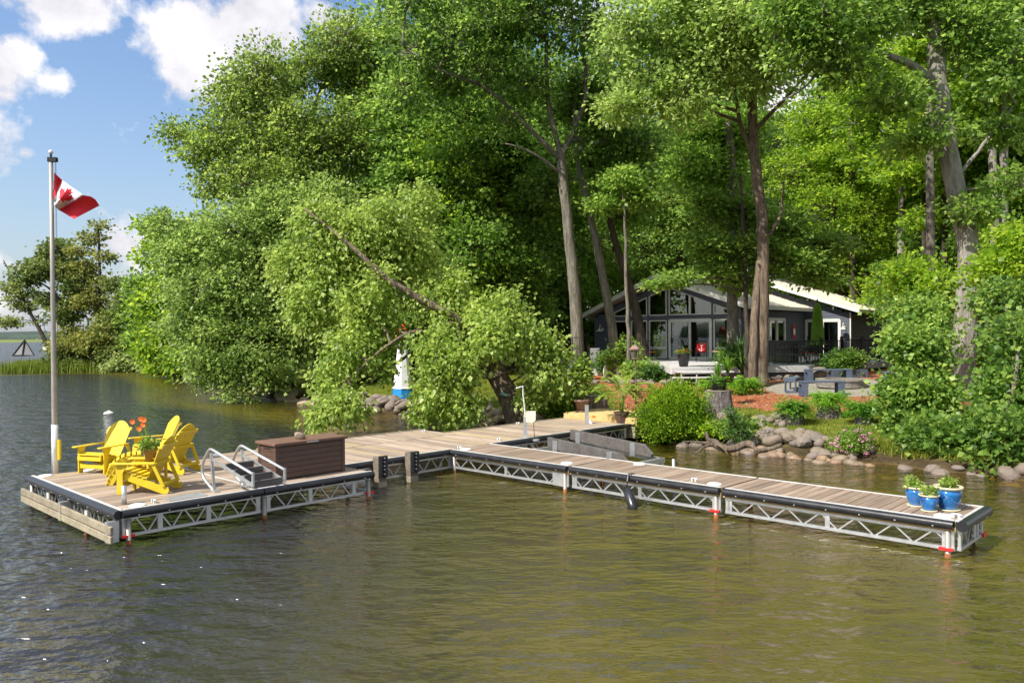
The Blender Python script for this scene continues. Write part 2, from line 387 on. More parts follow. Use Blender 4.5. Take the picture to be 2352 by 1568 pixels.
def foliage(parent, base, lobes, tufts, per, size, mat, seed, spread=.5, flat=.55, droop=.2, shell=.45, up=.7, W=.42, bark=None, name='crown', twigs=True, outer=1.0, twr=.02):
    """leaves in tufts through the volume of the lobes, each tuft on its twig"""
    rng = np.random.default_rng(seed); L = np.array(lobes, float)
    w = L[:, 3] * L[:, 4] + L[:, 4] * L[:, 5]; w /= w.sum()
    idx = rng.choice(len(L), tufts, p=w)
    dr = unit(rng.normal(size=(tufts, 3))); rr = shell + (1 - shell) * rng.random(tufts) ** .6
    rr *= 1 + (.10 + .12 * min(outer, 1)) * np.sin(dr[:, 0] * 5 + idx) * np.cos(dr[:, 2] * 6 + idx * 2) + rng.normal(size=tufts) * .15 * outer
    ctr = L[idx, :3]; P = ctr + dr * rr[:, None] * L[idx, 3:6]
    inner = ctr + (P - ctr) * .25 + np.array([[0, 0, -.15]]) * L[idx, 5:6]
    k = rng.poisson(per, tufts) + 3; ti = np.repeat(np.arange(tufts), k); n = len(ti)
    off = rng.normal(size=(n, 3)) * np.array([[spread, spread, spread * flat]]) * (.6 + .8 * rng.random(tufts))[ti][:, None] * .6
    C = P[ti] + off
    D = unit(off + .6 * dr[ti] * spread) + rng.normal(size=(n, 3)) * .35 + np.array([[0, 0, -droop]])
    S = size * (.5 + 1.05 * rng.random(n) ** 1.5)
    V, T = leaf_arrays(C, D, S, W, up, rng=rng)
    base = np.array(base, float)
    o = link(name, tri_mesh(name, V - base, T, mat), parent)
    if twigs and bark:
        V2, T2 = twig_arrays(inner, P, twr * 1.5, twr * .35)
        b = link('branches' if name == 'crown' else 'stems', tri_mesh('branches', V2 - base, T2, bark), parent)
    return o
def curve(pts, n=5, wob=0, seed=0):
    """smooth polyline through points with a little wander"""
    pts = [Vector(p) for p in pts]; r_ = random.Random(seed); out = []
    for i in range(len(pts) - 1):
        p0 = pts[max(i - 1, 0)]; p1 = pts[i]; p2 = pts[i + 1]; p3 = pts[min(i + 2, len(pts) - 1)]
        for k in range(n):
            t = k / n
            q = .5 * ((2 * p1) + (p2 - p0) * t + (2 * p0 - 5 * p1 + 4 * p2 - p3) * t * t + (3 * p1 - p0 - 3 * p2 + p3) * t ** 3)
            if wob and 0 < i * n + k: q = q + Vector((r_.uniform(-wob, wob), r_.uniform(-wob, wob), 0))
            out.append(q)
    out.append(pts[-1]); return out
def stem(mb, pts, r0, r1, n=10, flare=0, wob=0, seed=0, seg=5):
    c = curve(pts, seg, wob, seed); m = len(c)
    rad = [r0 + (r1 - r0) * (i / (m - 1)) ** .85 for i in range(m)]
    if flare:
        for i in range(min(5, m)): rad[i] *= 1 + flare * (1 - i / 4.0) ** 2
    mb.tube(c, rad, n); return c
# ================================================================ THE GROUND AND THE WATER
SHORE = [(90, -700), (60, -20), (26, 3), (17, 9.5), (13.2, 13.6), (11.0, 15.2), (9.6, 16.2), (8.4, 17.5), (7.3, 18.7), (6.2, 19.5), (5.2, 20.9), (4.1, 22.4), (2.9, 23.4), (1.6, 24.2), (.3, 24.4), (-.6, 25.6), (-1.6, 27.8), (-3.1, 29.6), (-4.8, 31.0),
         (-6.6, 33.3), (-9.8, 37.0), (-11.6, 38.2), (-14.5, 43), (-19, 53), (-25, 62), (-30, 70), (-37, 73), (-43, 68.5), (-46.5, 67.5), (-47, 71), (-44, 78), (-40, 90), (-34, 120), (-30, 180), (-60, 400), (200, 2600), (2600, 2600), (2600, -700)]
SH = np.array(SHORE, float)
def signed(X, Y):
    P = np.stack([X.ravel(), Y.ravel()], 1); best = np.full(len(P), 1e9); inside = np.zeros(len(P), bool)
    for i in range(len(SH)):
        a = SH[i]; b = SH[(i + 1) % len(SH)]; ab = b - a; t = np.clip(((P - a) @ ab) / (ab @ ab), 0, 1)
        best = np.minimum(best, np.hypot(*(P - a - t[:, None] * ab).T))
        c = ((a[1] > P[:, 1]) != (b[1] > P[:, 1])); xx = a[0] + (P[:, 1] - a[1]) / (b[1] - a[1] + 1e-12) * ab[0]
        inside ^= c & (P[:, 0] < xx)
    return np.where(inside, best, -best).reshape(X.shape)
def height(X, Y):
    X = np.asarray(X, float); Y = np.asarray(Y, float)
    d = signed(X, Y) + .18 * np.sin(X * 2.1 + Y) + .12 * np.sin(Y * 3.7 - X * 1.3)
    h = np.interp(d, [-400, -40, -14, -6, -2, 0, .35, .9, 2.6, 8, 13, 22, 60, 300], [-6, -3.2, -1.75, -1.15, -.5, -.06, .10, .30, .52, .86, 1.15, 1.35, 2.0, 9])
    h = h - (d < -3) * np.clip((-X + .30 * Y - 1.5) * .16, 0, 2.6) * np.clip((-d - 3) / 5, 0, 1)
    return h + (d > .5) * (.03 * np.sin(X * 1.7) * np.cos(Y * 1.3)) , d
def gz(x, y): return float(height(np.array([x]), np.array([y]))[0][0])
def axis_lines(lo, f0, f1, hi, fine):
    a = list(np.arange(f0, f1, fine)); s = fine; x = f0
    while x > lo: s *= 1.16; x -= s; a.insert(0, x)
    s = fine; x = f1
    while x < hi: a.append(x); s *= 1.16; x += s
    a.append(hi); return np.array(a)
xs = axis_lines(-2800, -13, 20, 2800, .2); ys = axis_lines(-700, 14, 38, 2800, .2)
XX, YY = np.meshgrid(xs, ys); HH, DD = height(XX, YY)
V = np.stack([XX, YY, HH], -1).reshape(-1, 3); nx = len(xs); ny = len(ys)
ii, jj = np.meshgrid(np.arange(nx - 1), np.arange(ny - 1)); q = (jj * nx + ii).ravel()
T = np.concatenate([np.stack([q, q + 1, q + nx + 1], 1), np.stack([q, q + nx + 1, q + nx], 1)])
# colour masks of the ground itself: mulch beds, lawn, lake bottom
def inpoly(P, poly):
    ins = np.zeros(len(P), bool)
    for i in range(len(poly)):
        a = poly[i]; b = poly[(i + 1) % len(poly)]
        c = ((a[1] > P[:, 1]) != (b[1] > P[:, 1])); xx = a[0] + (P[:, 1] - a[1]) / (b[1] - a[1] + 1e-12) * (b[0] - a[0]); ins ^= c & (P[:, 0] < xx)
    return ins
MULCH = [tuple(G(*p)[:2]) for p in [(1490, 950, .65), (1437, 940, .62), (1412, 905, .7), (1380, 884, .8), (1318, 880, .9)]] + [(1.5, 37), (5, 40), (24, 46), (26, 26)] + \
        [tuple(G(*p)[:2]) for p in [(2352, 985, .55), (2120, 968, .5), (2040, 958, .5), (1900, 958, .5), (1800, 955, .5), (1740, 950, .5), (1700, 945, .5), (1600, 950, .55)]]
PP = V[:, :2].copy(); PP[:, 0] += .16 * np.sin(PP[:, 1] * 5) + .1 * np.sin(PP[:, 0] * 9); PP[:, 1] += .12 * np.sin(PP[:, 0] * 6.3)
mulch = inpoly(PP, MULCH).astype(float)
gravel = (np.hypot(V[:, 0] - 11.9, V[:, 1] - 28.9) < 2.7).astype(float)
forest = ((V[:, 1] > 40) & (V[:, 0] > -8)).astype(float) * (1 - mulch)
me = tri_mesh('ground', V, T, None) if False else None
m, nt, out = newmat('ground of lawn, mulch and lake bed'); nn = N(nt)
geo = nn.n('ShaderNodeNewGeometry'); pos = geo.outputs['Position']
at1 = nn.n('ShaderNodeAttribute', attribute_name='masks'); sp = nn.n('ShaderNodeSeparateColor'); nn.l(at1.outputs['Color'], sp.inputs[0])
sz = nn.n('ShaderNodeSeparateXYZ'); nn.l(pos, sz.inputs[0]); z = sz.outputs[2]
fn = nn.noise(pos, 38, 5, .7); mn = nn.noise(pos, 3, 4); bn = nn.noise(pos, .5, 4)
lawn = nn.ramp(nn.math('ADD', nn.math('MULTIPLY', fn, .45), nn.math('MULTIPLY', mn, .55)), [(.34, (.055, .085, .012)), (.52, (.125, .155, .022)), (.70, (.27, .24, .05))])
mul = nn.ramp(nn.math('ADD', nn.math('MULTIPLY', fn, .7), nn.math('MULTIPLY', mn, .3)), [(.36, (.13, .035, .016)), (.50, (.34, .105, .042)), (.66, (.50, .21, .10))])
grv = nn.ramp(nn.noise(pos, 60, 3, .7), [(.35, (.12, .11, .09)), (.65, (.42, .39, .33))])
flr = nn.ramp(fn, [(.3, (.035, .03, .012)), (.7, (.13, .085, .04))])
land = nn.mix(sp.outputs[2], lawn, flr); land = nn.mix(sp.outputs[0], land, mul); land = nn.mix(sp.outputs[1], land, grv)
weed = nn.noise(nn.mapv(pos, (1, 1, 1)), .55, 6, .65)
sand = nn.ramp(nn.math('ADD', nn.math('MULTIPLY', weed, .8), nn.math('MULTIPLY', fn, .2)), [(.38, (.05, .038, .010)), (.50, (.22, .14, .030)), (.64, (.42, .27, .07))])
deep = nn.ramp(nn.math('ADD', nn.math('MULTIPLY', weed, .8), nn.math('MULTIPLY', fn, .2)), [(.38, (.045, .052, .008)), (.52, (.15, .14, .020)), (.66, (.24, .20, .035))])
dp = nn.n('ShaderNodeMapRange'); nn.l(z, dp.inputs[0]); dp.inputs[1].default_value = -.55; dp.inputs[2].default_value = -1.3
bed = nn.mix(dp.outputs[0], sand, deep)
ul = nn.n('ShaderNodeMapRange'); nn.l(z, ul.inputs[0]); ul.inputs[1].default_value = -.06; ul.inputs[2].default_value = .03
wet = nn.ramp(mn, [(.3, (.025, .02, .010)), (.7, (.09, .065, .035))])
bank = nn.n('ShaderNodeMapRange'); nn.l(z, bank.inputs[0]); bank.inputs[1].default_value = .16; bank.inputs[2].default_value = .30
c = nn.mix(bank.outputs[0], nn.mix(ul.outputs[0], bed, wet), land)
pbr(nn, out, c, .95, 0, nn.bump(fn, .7, .03), .1)
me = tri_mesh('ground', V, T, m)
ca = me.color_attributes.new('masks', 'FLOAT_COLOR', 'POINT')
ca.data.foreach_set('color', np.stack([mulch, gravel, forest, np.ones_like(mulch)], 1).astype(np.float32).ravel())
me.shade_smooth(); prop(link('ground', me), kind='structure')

# water: fresnel mirror over tinted, slightly murky see-through body
m, nt, out = newmat('lake water'); nn = N(nt)
geo = nn.n('ShaderNodeNewGeometry'); pos = geo.outputs['Position']
sx = nn.n('ShaderNodeSeparateXYZ'); nn.l(pos, sx.inputs[0])
# open lake on the left is rougher than the sheltered cove
q1 = nn.math('ADD', nn.math('MULTIPLY', sx.outputs[0], -1.0), nn.math('MULTIPLY', sx.outputs[1], .30))
rough_m = nn.n('ShaderNodeMapRange', interpolation_type='SMOOTHSTEP'); nn.l(nn.math('ADD', q1, nn.math('MULTIPLY', nn.noise(pos, .35, 3), 4)), rough_m.inputs[0]); rough_m.inputs[1].default_value = 1.0; rough_m.inputs[2].default_value = 10; rough_m.inputs[3].default_value = .50; rough_m.inputs[4].default_value = .85
w1 = nn.noise(nn.mapv(pos, (.9, 1.35, 1), rot=(0, 0, R(20))), .85, 2, .5); w2 = nn.noise(nn.mapv(pos, (.9, 1.5, 1), rot=(0, 0, R(-8))), 2.3, 2, .5); w3 = nn.noise(nn.mapv(pos, (1, 1.4, 1), rot=(0, 0, R(35))), 6.5, 3, .55)
hh = nn.math('ADD', nn.math('ADD', nn.math('MULTIPLY', w1, .34), nn.math('MULTIPLY', w2, .22)), nn.math('MULTIPLY', w3, .085))
hh = nn.math('MULTIPLY', hh, rough_m.outputs[0])
bp = nn.n('ShaderNodeBump'); bp.inputs['Strength'].default_value = 1; bp.inputs['Distance'].default_value = 1.0; nn.l(hh, bp.inputs['Height'])
fr = nn.n('ShaderNodeFresnel'); fr.inputs['IOR'].default_value = 1.55; nn.l(bp.outputs[0], fr.inputs['Normal'])
gl = nn.n('ShaderNodeBsdfGlossy'); gl.inputs['Roughness'].default_value = .07; nn.l(bp.outputs[0], gl.inputs['Normal'])
# the deeper the water, the less of the bed comes through
at2 = nn.n('ShaderNodeAttribute', attribute_name='depth'); dep = at2.outputs['Fac']
tr = nn.n('ShaderNodeBsdfTransparent'); nn.l(nn.ramp(nn.math('DIVIDE', dep, 4.0), [(0, (.92, .86, .62)), (.15, (.70, .60, .22)), (.35, (.42, .42, .10)), (.7, (.10, .09, .04))]), tr.inputs['Color'])
df = nn.n('ShaderNodeBsdfDiffuse')
nn.l(nn.ramp(nn.noise(pos, .22, 4), [(.35, (.130, .120, .009)), (.65, (.205, .165, .016))]), df.inputs['Color'])
murk = df.inputs['Color'].links[0].from_socket; nn.l(nn.mix(nn.math('MULTIPLY', nn.math('SUBTRACT', dep, 1.45), .9, clamp=True), murk, (.026, .026, .026)), df.inputs['Color'])
body = nn.n('ShaderNodeMixShader'); nn.l(nn.ramp(nn.math('DIVIDE', dep, 4.0), [(0, (0, 0, 0)), (.25, (.45, .45, .45)), (.45, (.60, .60, .60)), (.9, (.60, .60, .60))]), body.inputs[0]); nn.l(tr.outputs[0], body.inputs[1]); nn.l(df.outputs[0], body.inputs[2])
mx = nn.n('ShaderNodeMixShader'); nn.l(nn.math('MULTIPLY', fr.outputs[0], 1.5, clamp=True), mx.inputs[0]); nn.l(body.outputs[0], mx.inputs[1]); nn.l(gl.outputs[0], mx.inputs[2]); nn.l(mx.outputs[0], out.inputs[0])
M['water'] = m
wx = axis_lines(-2800, -30, 24, 2800, .8); wy = axis_lines(-700, -2, 60, 2800, .8); WX, WY = np.meshgrid(wx, wy); WH, _ = height(WX, WY); nx = len(wx); ny = len(wy)
ii, jj = np.meshgrid(np.arange(nx - 1), np.arange(ny - 1)); q = (jj * nx + ii).ravel()
me = tri_mesh('lake', np.stack([WX, WY, WX * 0], -1).reshape(-1, 3), np.concatenate([np.stack([q, q + 1, q + nx + 1], 1), np.stack([q, q + nx + 1, q + nx], 1)]), M['water'])
da = me.attributes.new('depth', 'FLOAT', 'POINT'); da.data.foreach_set('value', np.clip(-WH, 0, 6).astype(np.float32).ravel())
prop(link('lake', me), kind='structure')

# far shore: marsh and low wooded hills
rng = np.random.default_rng(3)
def ridge(name, x0, x1, y0, y1, h, step, mat, jag):
    xs = np.arange(x0, x1, step); V = []; T = []
    prof = h * (.7 + .3 * np.sin(xs / 170.) * np.cos(xs / 63.)) + rng.random(len(xs)) * jag
    for k, (yy, hk) in enumerate(((y0, 0), (y0 + (2 if y1 > y0 else -2), .55), (y0 + .35 * (y1 - y0), .85), (y1, 1))):
        for x, p in zip(xs, prof): V.append((x, yy + 12 * math.sin(x / 90.), -1 if hk == 0 else p * hk + (rng.random() - .5) * jag * .6))
    n = len(xs)
    for k in range(3):
        for i in range(n - 1): a = k * n + i; T += [(a, a + 1, a + n + 1), (a, a + n + 1, a + n)]
    return prop(link(name, tri_mesh(name, np.array(V), np.array(T), mat)), kind='structure')
M['marsh'] = mat_plain('marsh grass', (.13, .16, .035), .95, 0, .3, .02, 0)
M['hill'] = mat_plain('distant wooded hill', (.045, .070, .055), .95, 0, .35, .03, 0)
M['hill2'] = mat_plain('wooded opposite shore', (.045, .075, .022), .95, 0, .45, .25, 0)
ridge('marsh', -1400, 30, 640, 760, 2.2, 3, M['marsh'], .5)
ridge('hill', -2400, 100, 1500, 1800, 21, 5, M['hill'], 4.5)

ridge('opposite_shore', -500, 240, -170, -230, 13, 3, M['hill2'], 3.5)

# ================================================================ DOCKS
UV0 = Vector((-5.68, 11.5)); UA = R(46); UX = Vector((math.cos(UA), math.sin(UA))); VX = Vector((-math.sin(UA), math.cos(UA)))
def uvw(u, v, z=0): p = UV0 + UX * u + VX * v; return Vector((p.x, p.y, z))
ZD = .5
_brace = {}
def truss(dock, p, q, z0, z1, side, nb, posts=()):
    """p,q in local uv; chords with zigzag braces"""
    p = Vector(p); q = Vector(q); L = (q - p).length; d = (q - p) / L
    mb = MB(); mb.beam((p.x, p.y, z1 - .025), (q.x, q.y, z1 - .025), .045, .05); mb.beam((p.x, p.y, z0 + .022), (q.x, q.y, z0 + .022), .05, .044)
    for t in [0, L] + list(posts):
        c = p + d * min(max(t, .04), L - .04); mb.box(c.x - .035 if abs(d.x) > .5 else c.x - .018, c.y - .018 if abs(d.x) > .5 else c.y - .035, z0 + .044, c.x + .035 if abs(d.x) > .5 else c.x + .018, c.y + .018 if abs(d.x) > .5 else c.y + .035, z1 - .05)
    tr = mb.build('truss', M['alu'], dock)
    step = L / nb; key = (round(step, 3), round(z1 - z0, 3))
    for sgn in (1, -1):
        k2 = key + (sgn,)
        if k2 not in _brace:
            h = (z1 - z0) - .09; b = MB(); b.beam((-step * .40, 0, -h / 2 * sgn), (step * .40, 0, h / 2 * sgn), .02, .02); _brace[k2] = b.mesh('brace', M['alu'])
    ang = math.atan2(d.y, d.x)
    for i in range(nb):
        c = p + d * step * (i + .5)
        link('brace', _brace[key + ((1 if i % 2 == 0 else -1),)], tr, (c.x, c.y, (z0 + z1) / 2), (0, 0, ang))
def half_tube(mb, p, q, r_=.075):
    p = Vector(p); q = Vector(q); mb.tube([p, q], r_, 14)
_pl = {}
def plank(parent, x, y, z, L, w, along, mat, th=.032, name='plank'):
    key = (round(L, 3), round(w, 3), mat.name, th)
    if key not in _pl:
        mb = MB(); e = .005
        mb.add([(-L / 2, -w / 2, -th), (L / 2, -w / 2, -th), (L / 2, w / 2, -th), (-L / 2, w / 2, -th), (-L / 2, -w / 2, -e), (L / 2, -w / 2, -e), (L / 2, w / 2, -e), (-L / 2, w / 2, -e), (-L / 2 + e, -w / 2 + e, 0), (L / 2 - e, -w / 2 + e, 0), (L / 2 - e, w / 2 - e, 0), (-L / 2 + e, w / 2 - e, 0)],
               [(0, 3, 2, 1), (0, 1, 5, 4), (1, 2, 6, 5), (2, 3, 7, 6), (3, 0, 4, 7), (4, 5, 9, 8), (5, 6, 10, 9), (6, 7, 11, 10), (7, 4, 8, 11), (8, 9, 10, 11)])
        _pl[key] = mb.mesh('plank', mat)
    return link(name, _pl[key], parent, (x, y, z + random.uniform(-.002, .002)), (0, 0, 0 if along == 'u' else R(90)))
def legs(parent, pts, red=(), zt=.36, rust=True):
    for i, (u, v) in enumerate(pts):
        mb = MB(); mb.tube([(u, v, -1.6), (u, v, zt)], .036, 12); o = mb.build('leg', M['polem'], parent, True)
        MB().tube([(u, v, -1.6), (u, v, .06)], .0375, 12).build('rust_band', M['rust'], o, True)
def dock_root(name, label, cat='dock', group='sections of the dock'):
    return thing(name, label, cat, (UV0.x, UV0.y, 0), UA, group)
# --- platform
D1 = dock_root('dock_platform', 'wide square wooden dock platform at the left end carrying the yellow chairs')
W_ = 2.19
nrow = 29; pw = 4.20 / nrow
for i in range(nrow):
    for k in range(2): plank(D1, 1.11 + k * 2.19, .05 + pw * (i + .5), ZD, 2.17, pw - .012, 'u', M['deck'])
mb = MB(); mb.box(2.185, .03, .47, 2.225, 4.27, .506); mb.build('seam_strip', M['alutrim'], D1)
truss(D1, (0.02, 0.03), (2.2, 0.03), .10, .40, 0, 12, (.55, 1.3)); truss(D1, (2.24, .03), (4.4, .03), .10, .40, 0, 10, (.1, .9, 1.8))
truss(D1, (.02, .1), (.02, 4.25), .10, .40, 0, 22, (2.1,)); truss(D1, (4.4, .1), (4.4, 4.25), .10, .40, 0, 22); truss(D1, (.05, 4.27), (4.4, 4.27), .10, .40, 0, 22)
def edging(dock, p, q, r_=.060, name='edge_tube', out=(0, -1)):
    ox, oy = out; o = .045
    mb = MB(); mb.tube([(p[0] + ox * o, p[1] + oy * o, ZD - .055), (q[0] + ox * o, q[1] + oy * o, ZD - .055)], r_, 14)
    t = mb.build(name, M['rubber'], dock); smooth_by_angle(t.data)
    b = MB(); d = Vector((q[0] - p[0], q[1] - p[1])); L = d.length; d /= L; n = int(L / .42)
    for i in range(n):
        c = Vector(p) + d * (L * (i + .5) / n); b.lathe([(.012, 0), (.010, .006)], 6, (c.x + ox * (o + r_ * .93), c.y + oy * (o + r_ * .93), ZD - .085))
    b.build('bolts', M['alutrim'], t)
    mb = MB(); mb.beam((p[0] - ox * .012, p[1] - oy * .012, ZD + .004), (q[0] - ox * .012, q[1] - oy * .012, ZD + .004), .05, .008); mb.build('edge_trim', M['alutrim'], dock)
edging(D1, (0, 0), (2.2, 0)); edging(D1, (2.22, 0), (4.42, 0)); edging(D1, (-.0, 4.3), (0, -.04), .068, out=(-1, 0))
for k, (z, h) in enumerate(((.245, .115), (.115, .105))):   # old bumper boards on the lake side
    for (a, b) in ((-.1, 2.05), (2.07, 4.28)):
        MB().beam((-.16, a, z), (-.16, b, z), .045, h).build('bumper_board', M['oldwood'], D1, bevel=.008)
MB().beam((-.10, .02, .2), (-.10, .12, .2), .16, .3).beam((-.10, 2.1, .2), (-.10, 2.2, .2), .16, .3).build('board_bracket', M['alu'], D1)
legs(D1, [(.10, -.02), (2.25, -.02), (4.33, -.02), (-.02, 4.2), (-.06, 3.1), (-.1, 1.1), (2.2, 4.2), (4.3, 4.2)])
for (u, v) in ((.10, -.02), (4.36, -.02)):
    mb = MB(); mb.box(u - .10, v - .03, .10, u + .08, v + .0, .135); mb.build('red_marker', M['red'], D1)
MB().tube([(.2, .42, .5), (.2, .42, .78)], .036, 14).build('pipe_stub', M['alu'], D1, True)
MB().box(.75, .10, .503, 1.35, .42, .51).build('hatch_plate', M['alu'], D1)
# --- wide walkway
D2 = dock_root('dock_walkway', 'broad middle dock section behind the brown box, with two rows of cross planks')
n2 = 32; pw = 4.70 / n2
for i in range(n2):
    u = 4.46 + pw * (i + .5)
    plank(D2, u, 1.97, ZD, 1.94, pw - .012, 'v', M['deck']); plank(D2, u, 3.64, ZD, 1.34, pw - .012, 'v', M['deck'])
MB().box(4.46, 2.945, .46, 9.15, 2.965, .502).build('seam_strip', M['deck'], D2)
truss(D2, (4.5, .98), (7.25, .98), .10, .40, 0, 14, (.4, 1.5)); truss(D2, (4.46, 4.33), (9.15, 4.33), .10, .40, 0, 24); truss(D2, (9.16, 3.35), (9.16, 4.3), .1, .4, 0, 5)
edging(D2, (4.44, 1.0), (7.22, 1.0))
MB().beam((4.46, 4.33, .49), (9.15, 4.33, .49), .06, .05).build('back_rail', M['oldwood'], D2)
legs(D2, [(4.6, 1.05), (7.0, 1.05), (5.5, 4.2), (8.9, 4.2)])
# --- narrow walkway
D3 = dock_root('dock_walkway', 'narrower dock section running from the finger dock to the shore landing')
n3 = 31; pw = 4.60 / n3
for i in range(n3): plank(D3, 9.18 + pw * (i + .5), 2.17, ZD, 2.28, pw - .012, 'v', M['deck'])
truss(D3, (8.6, .98), (13.7, .98), .10, .40, 0, 26, (2.5,)); truss(D3, (9.2, 3.33), (13.7, 3.33), .10, .40, 0, 24)
edging(D3, (8.5, 1.0), (13.78, 1.0)); MB().beam((9.18, 3.33, .49), (13.78, 3.33, .49), .06, .05).build('back_rail', M['oldwood'], D3)
legs(D3, [(9.3, 1.05), (11.5, 1.05), (13.6, 1.05), (11.5, 3.2), (13.6, 3.2)])
# --- finger dock, three sections
finger_labels = ['finger dock section joined to the walkway, its tube clean and unmarked', 'middle finger dock section with the black fender hanging off it', 'outermost finger dock section carrying the blue pots']
cuts = [(.97, -2.38), (-2.42, -5.58), (-5.62, -9.0)]
for si, (v1, v0) in enumerate(cuts):
    Dk = dock_root('finger_dock', finger_labels[si]); L = v1 - v0; n = int(round(L / .147)); pw = L / n
    for i in range(n): plank(Dk, 7.84, v0 + pw * (i + .5), ZD, 1.16, pw - .012, 'u', M['finger'])
    truss(Dk, (7.27, v0 + .02), (7.27, v1 - .02), .10, .36, 0, 13, (L * .5, L - .12, .12)); truss(Dk, (8.42, v0 + .02), (8.42, v1 - .02), .10, .38, 0, 13, (L * .5,))
    edging(Dk, (7.25, v1 - .02), (7.25, v0 + .02), out=(-1, 0))
    MB().beam((7.235, v1, .385), (7.235, v0, .385), .03, .06).build('fascia_board', M['fascia'], Dk)
    MB().beam((8.44, v1, .5), (8.44, v0, .5), .05, .014).build('far_trim', M['alutrim'], Dk)
    lp = [(7.24, v0 + .10), (8.40, v0 + .10)] + ([(7.24, v1 - .1), (8.4, v1 - .1)] if si == 0 else [])
    legs(Dk, lp)
    if si > 0: MB().box(7.19, v0 + .03, .10, 7.23, v0 + .20, .135).build('red_marker', M['red'], Dk)
    if si == 0: MB().box(7.22, v0 + .1, .1, 7.30, v0 + .4, .36).build('corner_plate', M['alu'], Dk)
    if si == 1:
        MB().tube([(8.62, -3.8, -1.2), (8.62, -3.8, .62)], .03, 10).build('pipe_stub', M['alu'], Dk, True)
    if si == 2:
        edging(Dk, (7.21, -9.03), (8.47, -9.03), .075, out=(0, -1)); truss(Dk, (7.3, -9.02), (8.4, -9.02), .10, .38, 0, 6, (.7, .85))
        MB().box(8.30, -9.07, .095, 8.47, -9.05, .15).build('red_marker', M['red'], Dk)
# --- landing step at the shore
Dl = dock_root('landing_deck', 'low step of newer yellow boards between the walkway and the bank', 'deck', None)
for i in range(16): plank(Dl, 14.62, .82 + .157 * i, .68, 1.62, .15, 'u', M['newwood'], .036)
MB().beam((13.80, .74, .575), (13.80, 3.30, .575), .04, .15).build('riser_board', M['newwood'], Dl); MB().beam((13.82, .72, .54), (15.4, .72, .54), .04, .22).build('side_board', M['newwood'], Dl)
MB().box(13.86, .78, .1, 15.4, 3.28, .60).build('frame', M['oldwood'], Dl)
MB().box(13.78, 2.1, .60, 13.778 - .01, 2.22, .65).build('reflector', M['orange'], Dl)
# --- bumper posts
for (u, lab) in ((5.05, 'left of the two black padded mooring posts on the walkway'), (5.85, 'right of the two black padded mooring posts on the walkway')):
    u = u + .15; p = uvw(u, .80, 0); t = thing('mooring_post', lab, 'post', p, UA, 'padded mooring posts')
    MB().box(-.10, -.09, -.9, .10, .10, .60).build('post', M['charpost'], t, bevel=.01); MB().box(-.105, -.095, -.9, .105, .105, .12).build('foot', M['oldwood'], t, bevel=.01)
    mb = MB();
    for x in (-.055, .055): mb.tube([(x, -.105, .20), (x, -.105, .62)], .05, 12)
    smooth_by_angle(mb.build('rubber_pad', M['rubber'], t).data)
    mb = MB()
    for z in (.26, .35, .42, .5, .57): mb.box(-.012, -.16, z, .012, -.13, z + .02)
    mb.build('bolts', M['alutrim'], t)
# --- deck lights and cleats
LIG = [(7.42, -8.80, 'beside the small blue pot at the end'), (7.42, -5.35, 'at the joint before the last finger section'), (7.45, -2.15, 'at the end of the first finger section'), (7.45, .72, 'where the finger dock leaves the walkway'), (8.3, -3.25, 'on the lift side of the finger dock'),
       (.3, .16, 'at the near corner of the chair platform'), (.16, 4.05, 'beside the flagpole foot'), (.9, 4.12, 'behind the leftmost yellow chair'), (3.4, 4.1, 'behind the ladder at the back of the platform')]
for (u, v, s) in LIG:
    t = thing('deck_light', 'flat round white dock light ' + s, 'light', uvw(u, v, ZD), UA, 'white dock lights')
    MB().lathe([(.115, 0), (.118, .012), (.10, .024), (.02, .030)], 24).build('lens', M['white'], t, True); MB().lathe([(.125, 0), (.125, .006)], 24).build('base', M['alutrim'], t)
CLE = [(7.45, -4.95, 'near the middle of the finger dock'), (7.45, -8.6 - .35, 'at the outer corner by the blue pots'), (9.0, 1.25, 'by the boat lift on the walkway edge'), (11.7, 3.2, 'on the back edge of the walkway'), (.55, .2, 'at the near platform corner'), (7.42, .9, 'at the inner end of the finger dock'), (8.9, 3.9, 'at the back corner of the broad section')]
for (u, v, s) in CLE:
    t = thing('cleat', 'small silver dock cleat ' + s, 'cleat', uvw(u, v, ZD), UA + R(90), 'dock cleats')
    MB().tube([(-.09, 0, .04), (-.04, 0, .05), (.04, 0, .05), (.09, 0, .04)], [.008, .013, .013, .008], 8).build('horns', M['alu'], t, True)
    MB().box(-.05, -.02, 0, -.02, .02, .055).box(.02, -.02, 0, .05, .02, .055).build('feet', M['alutrim'], t)

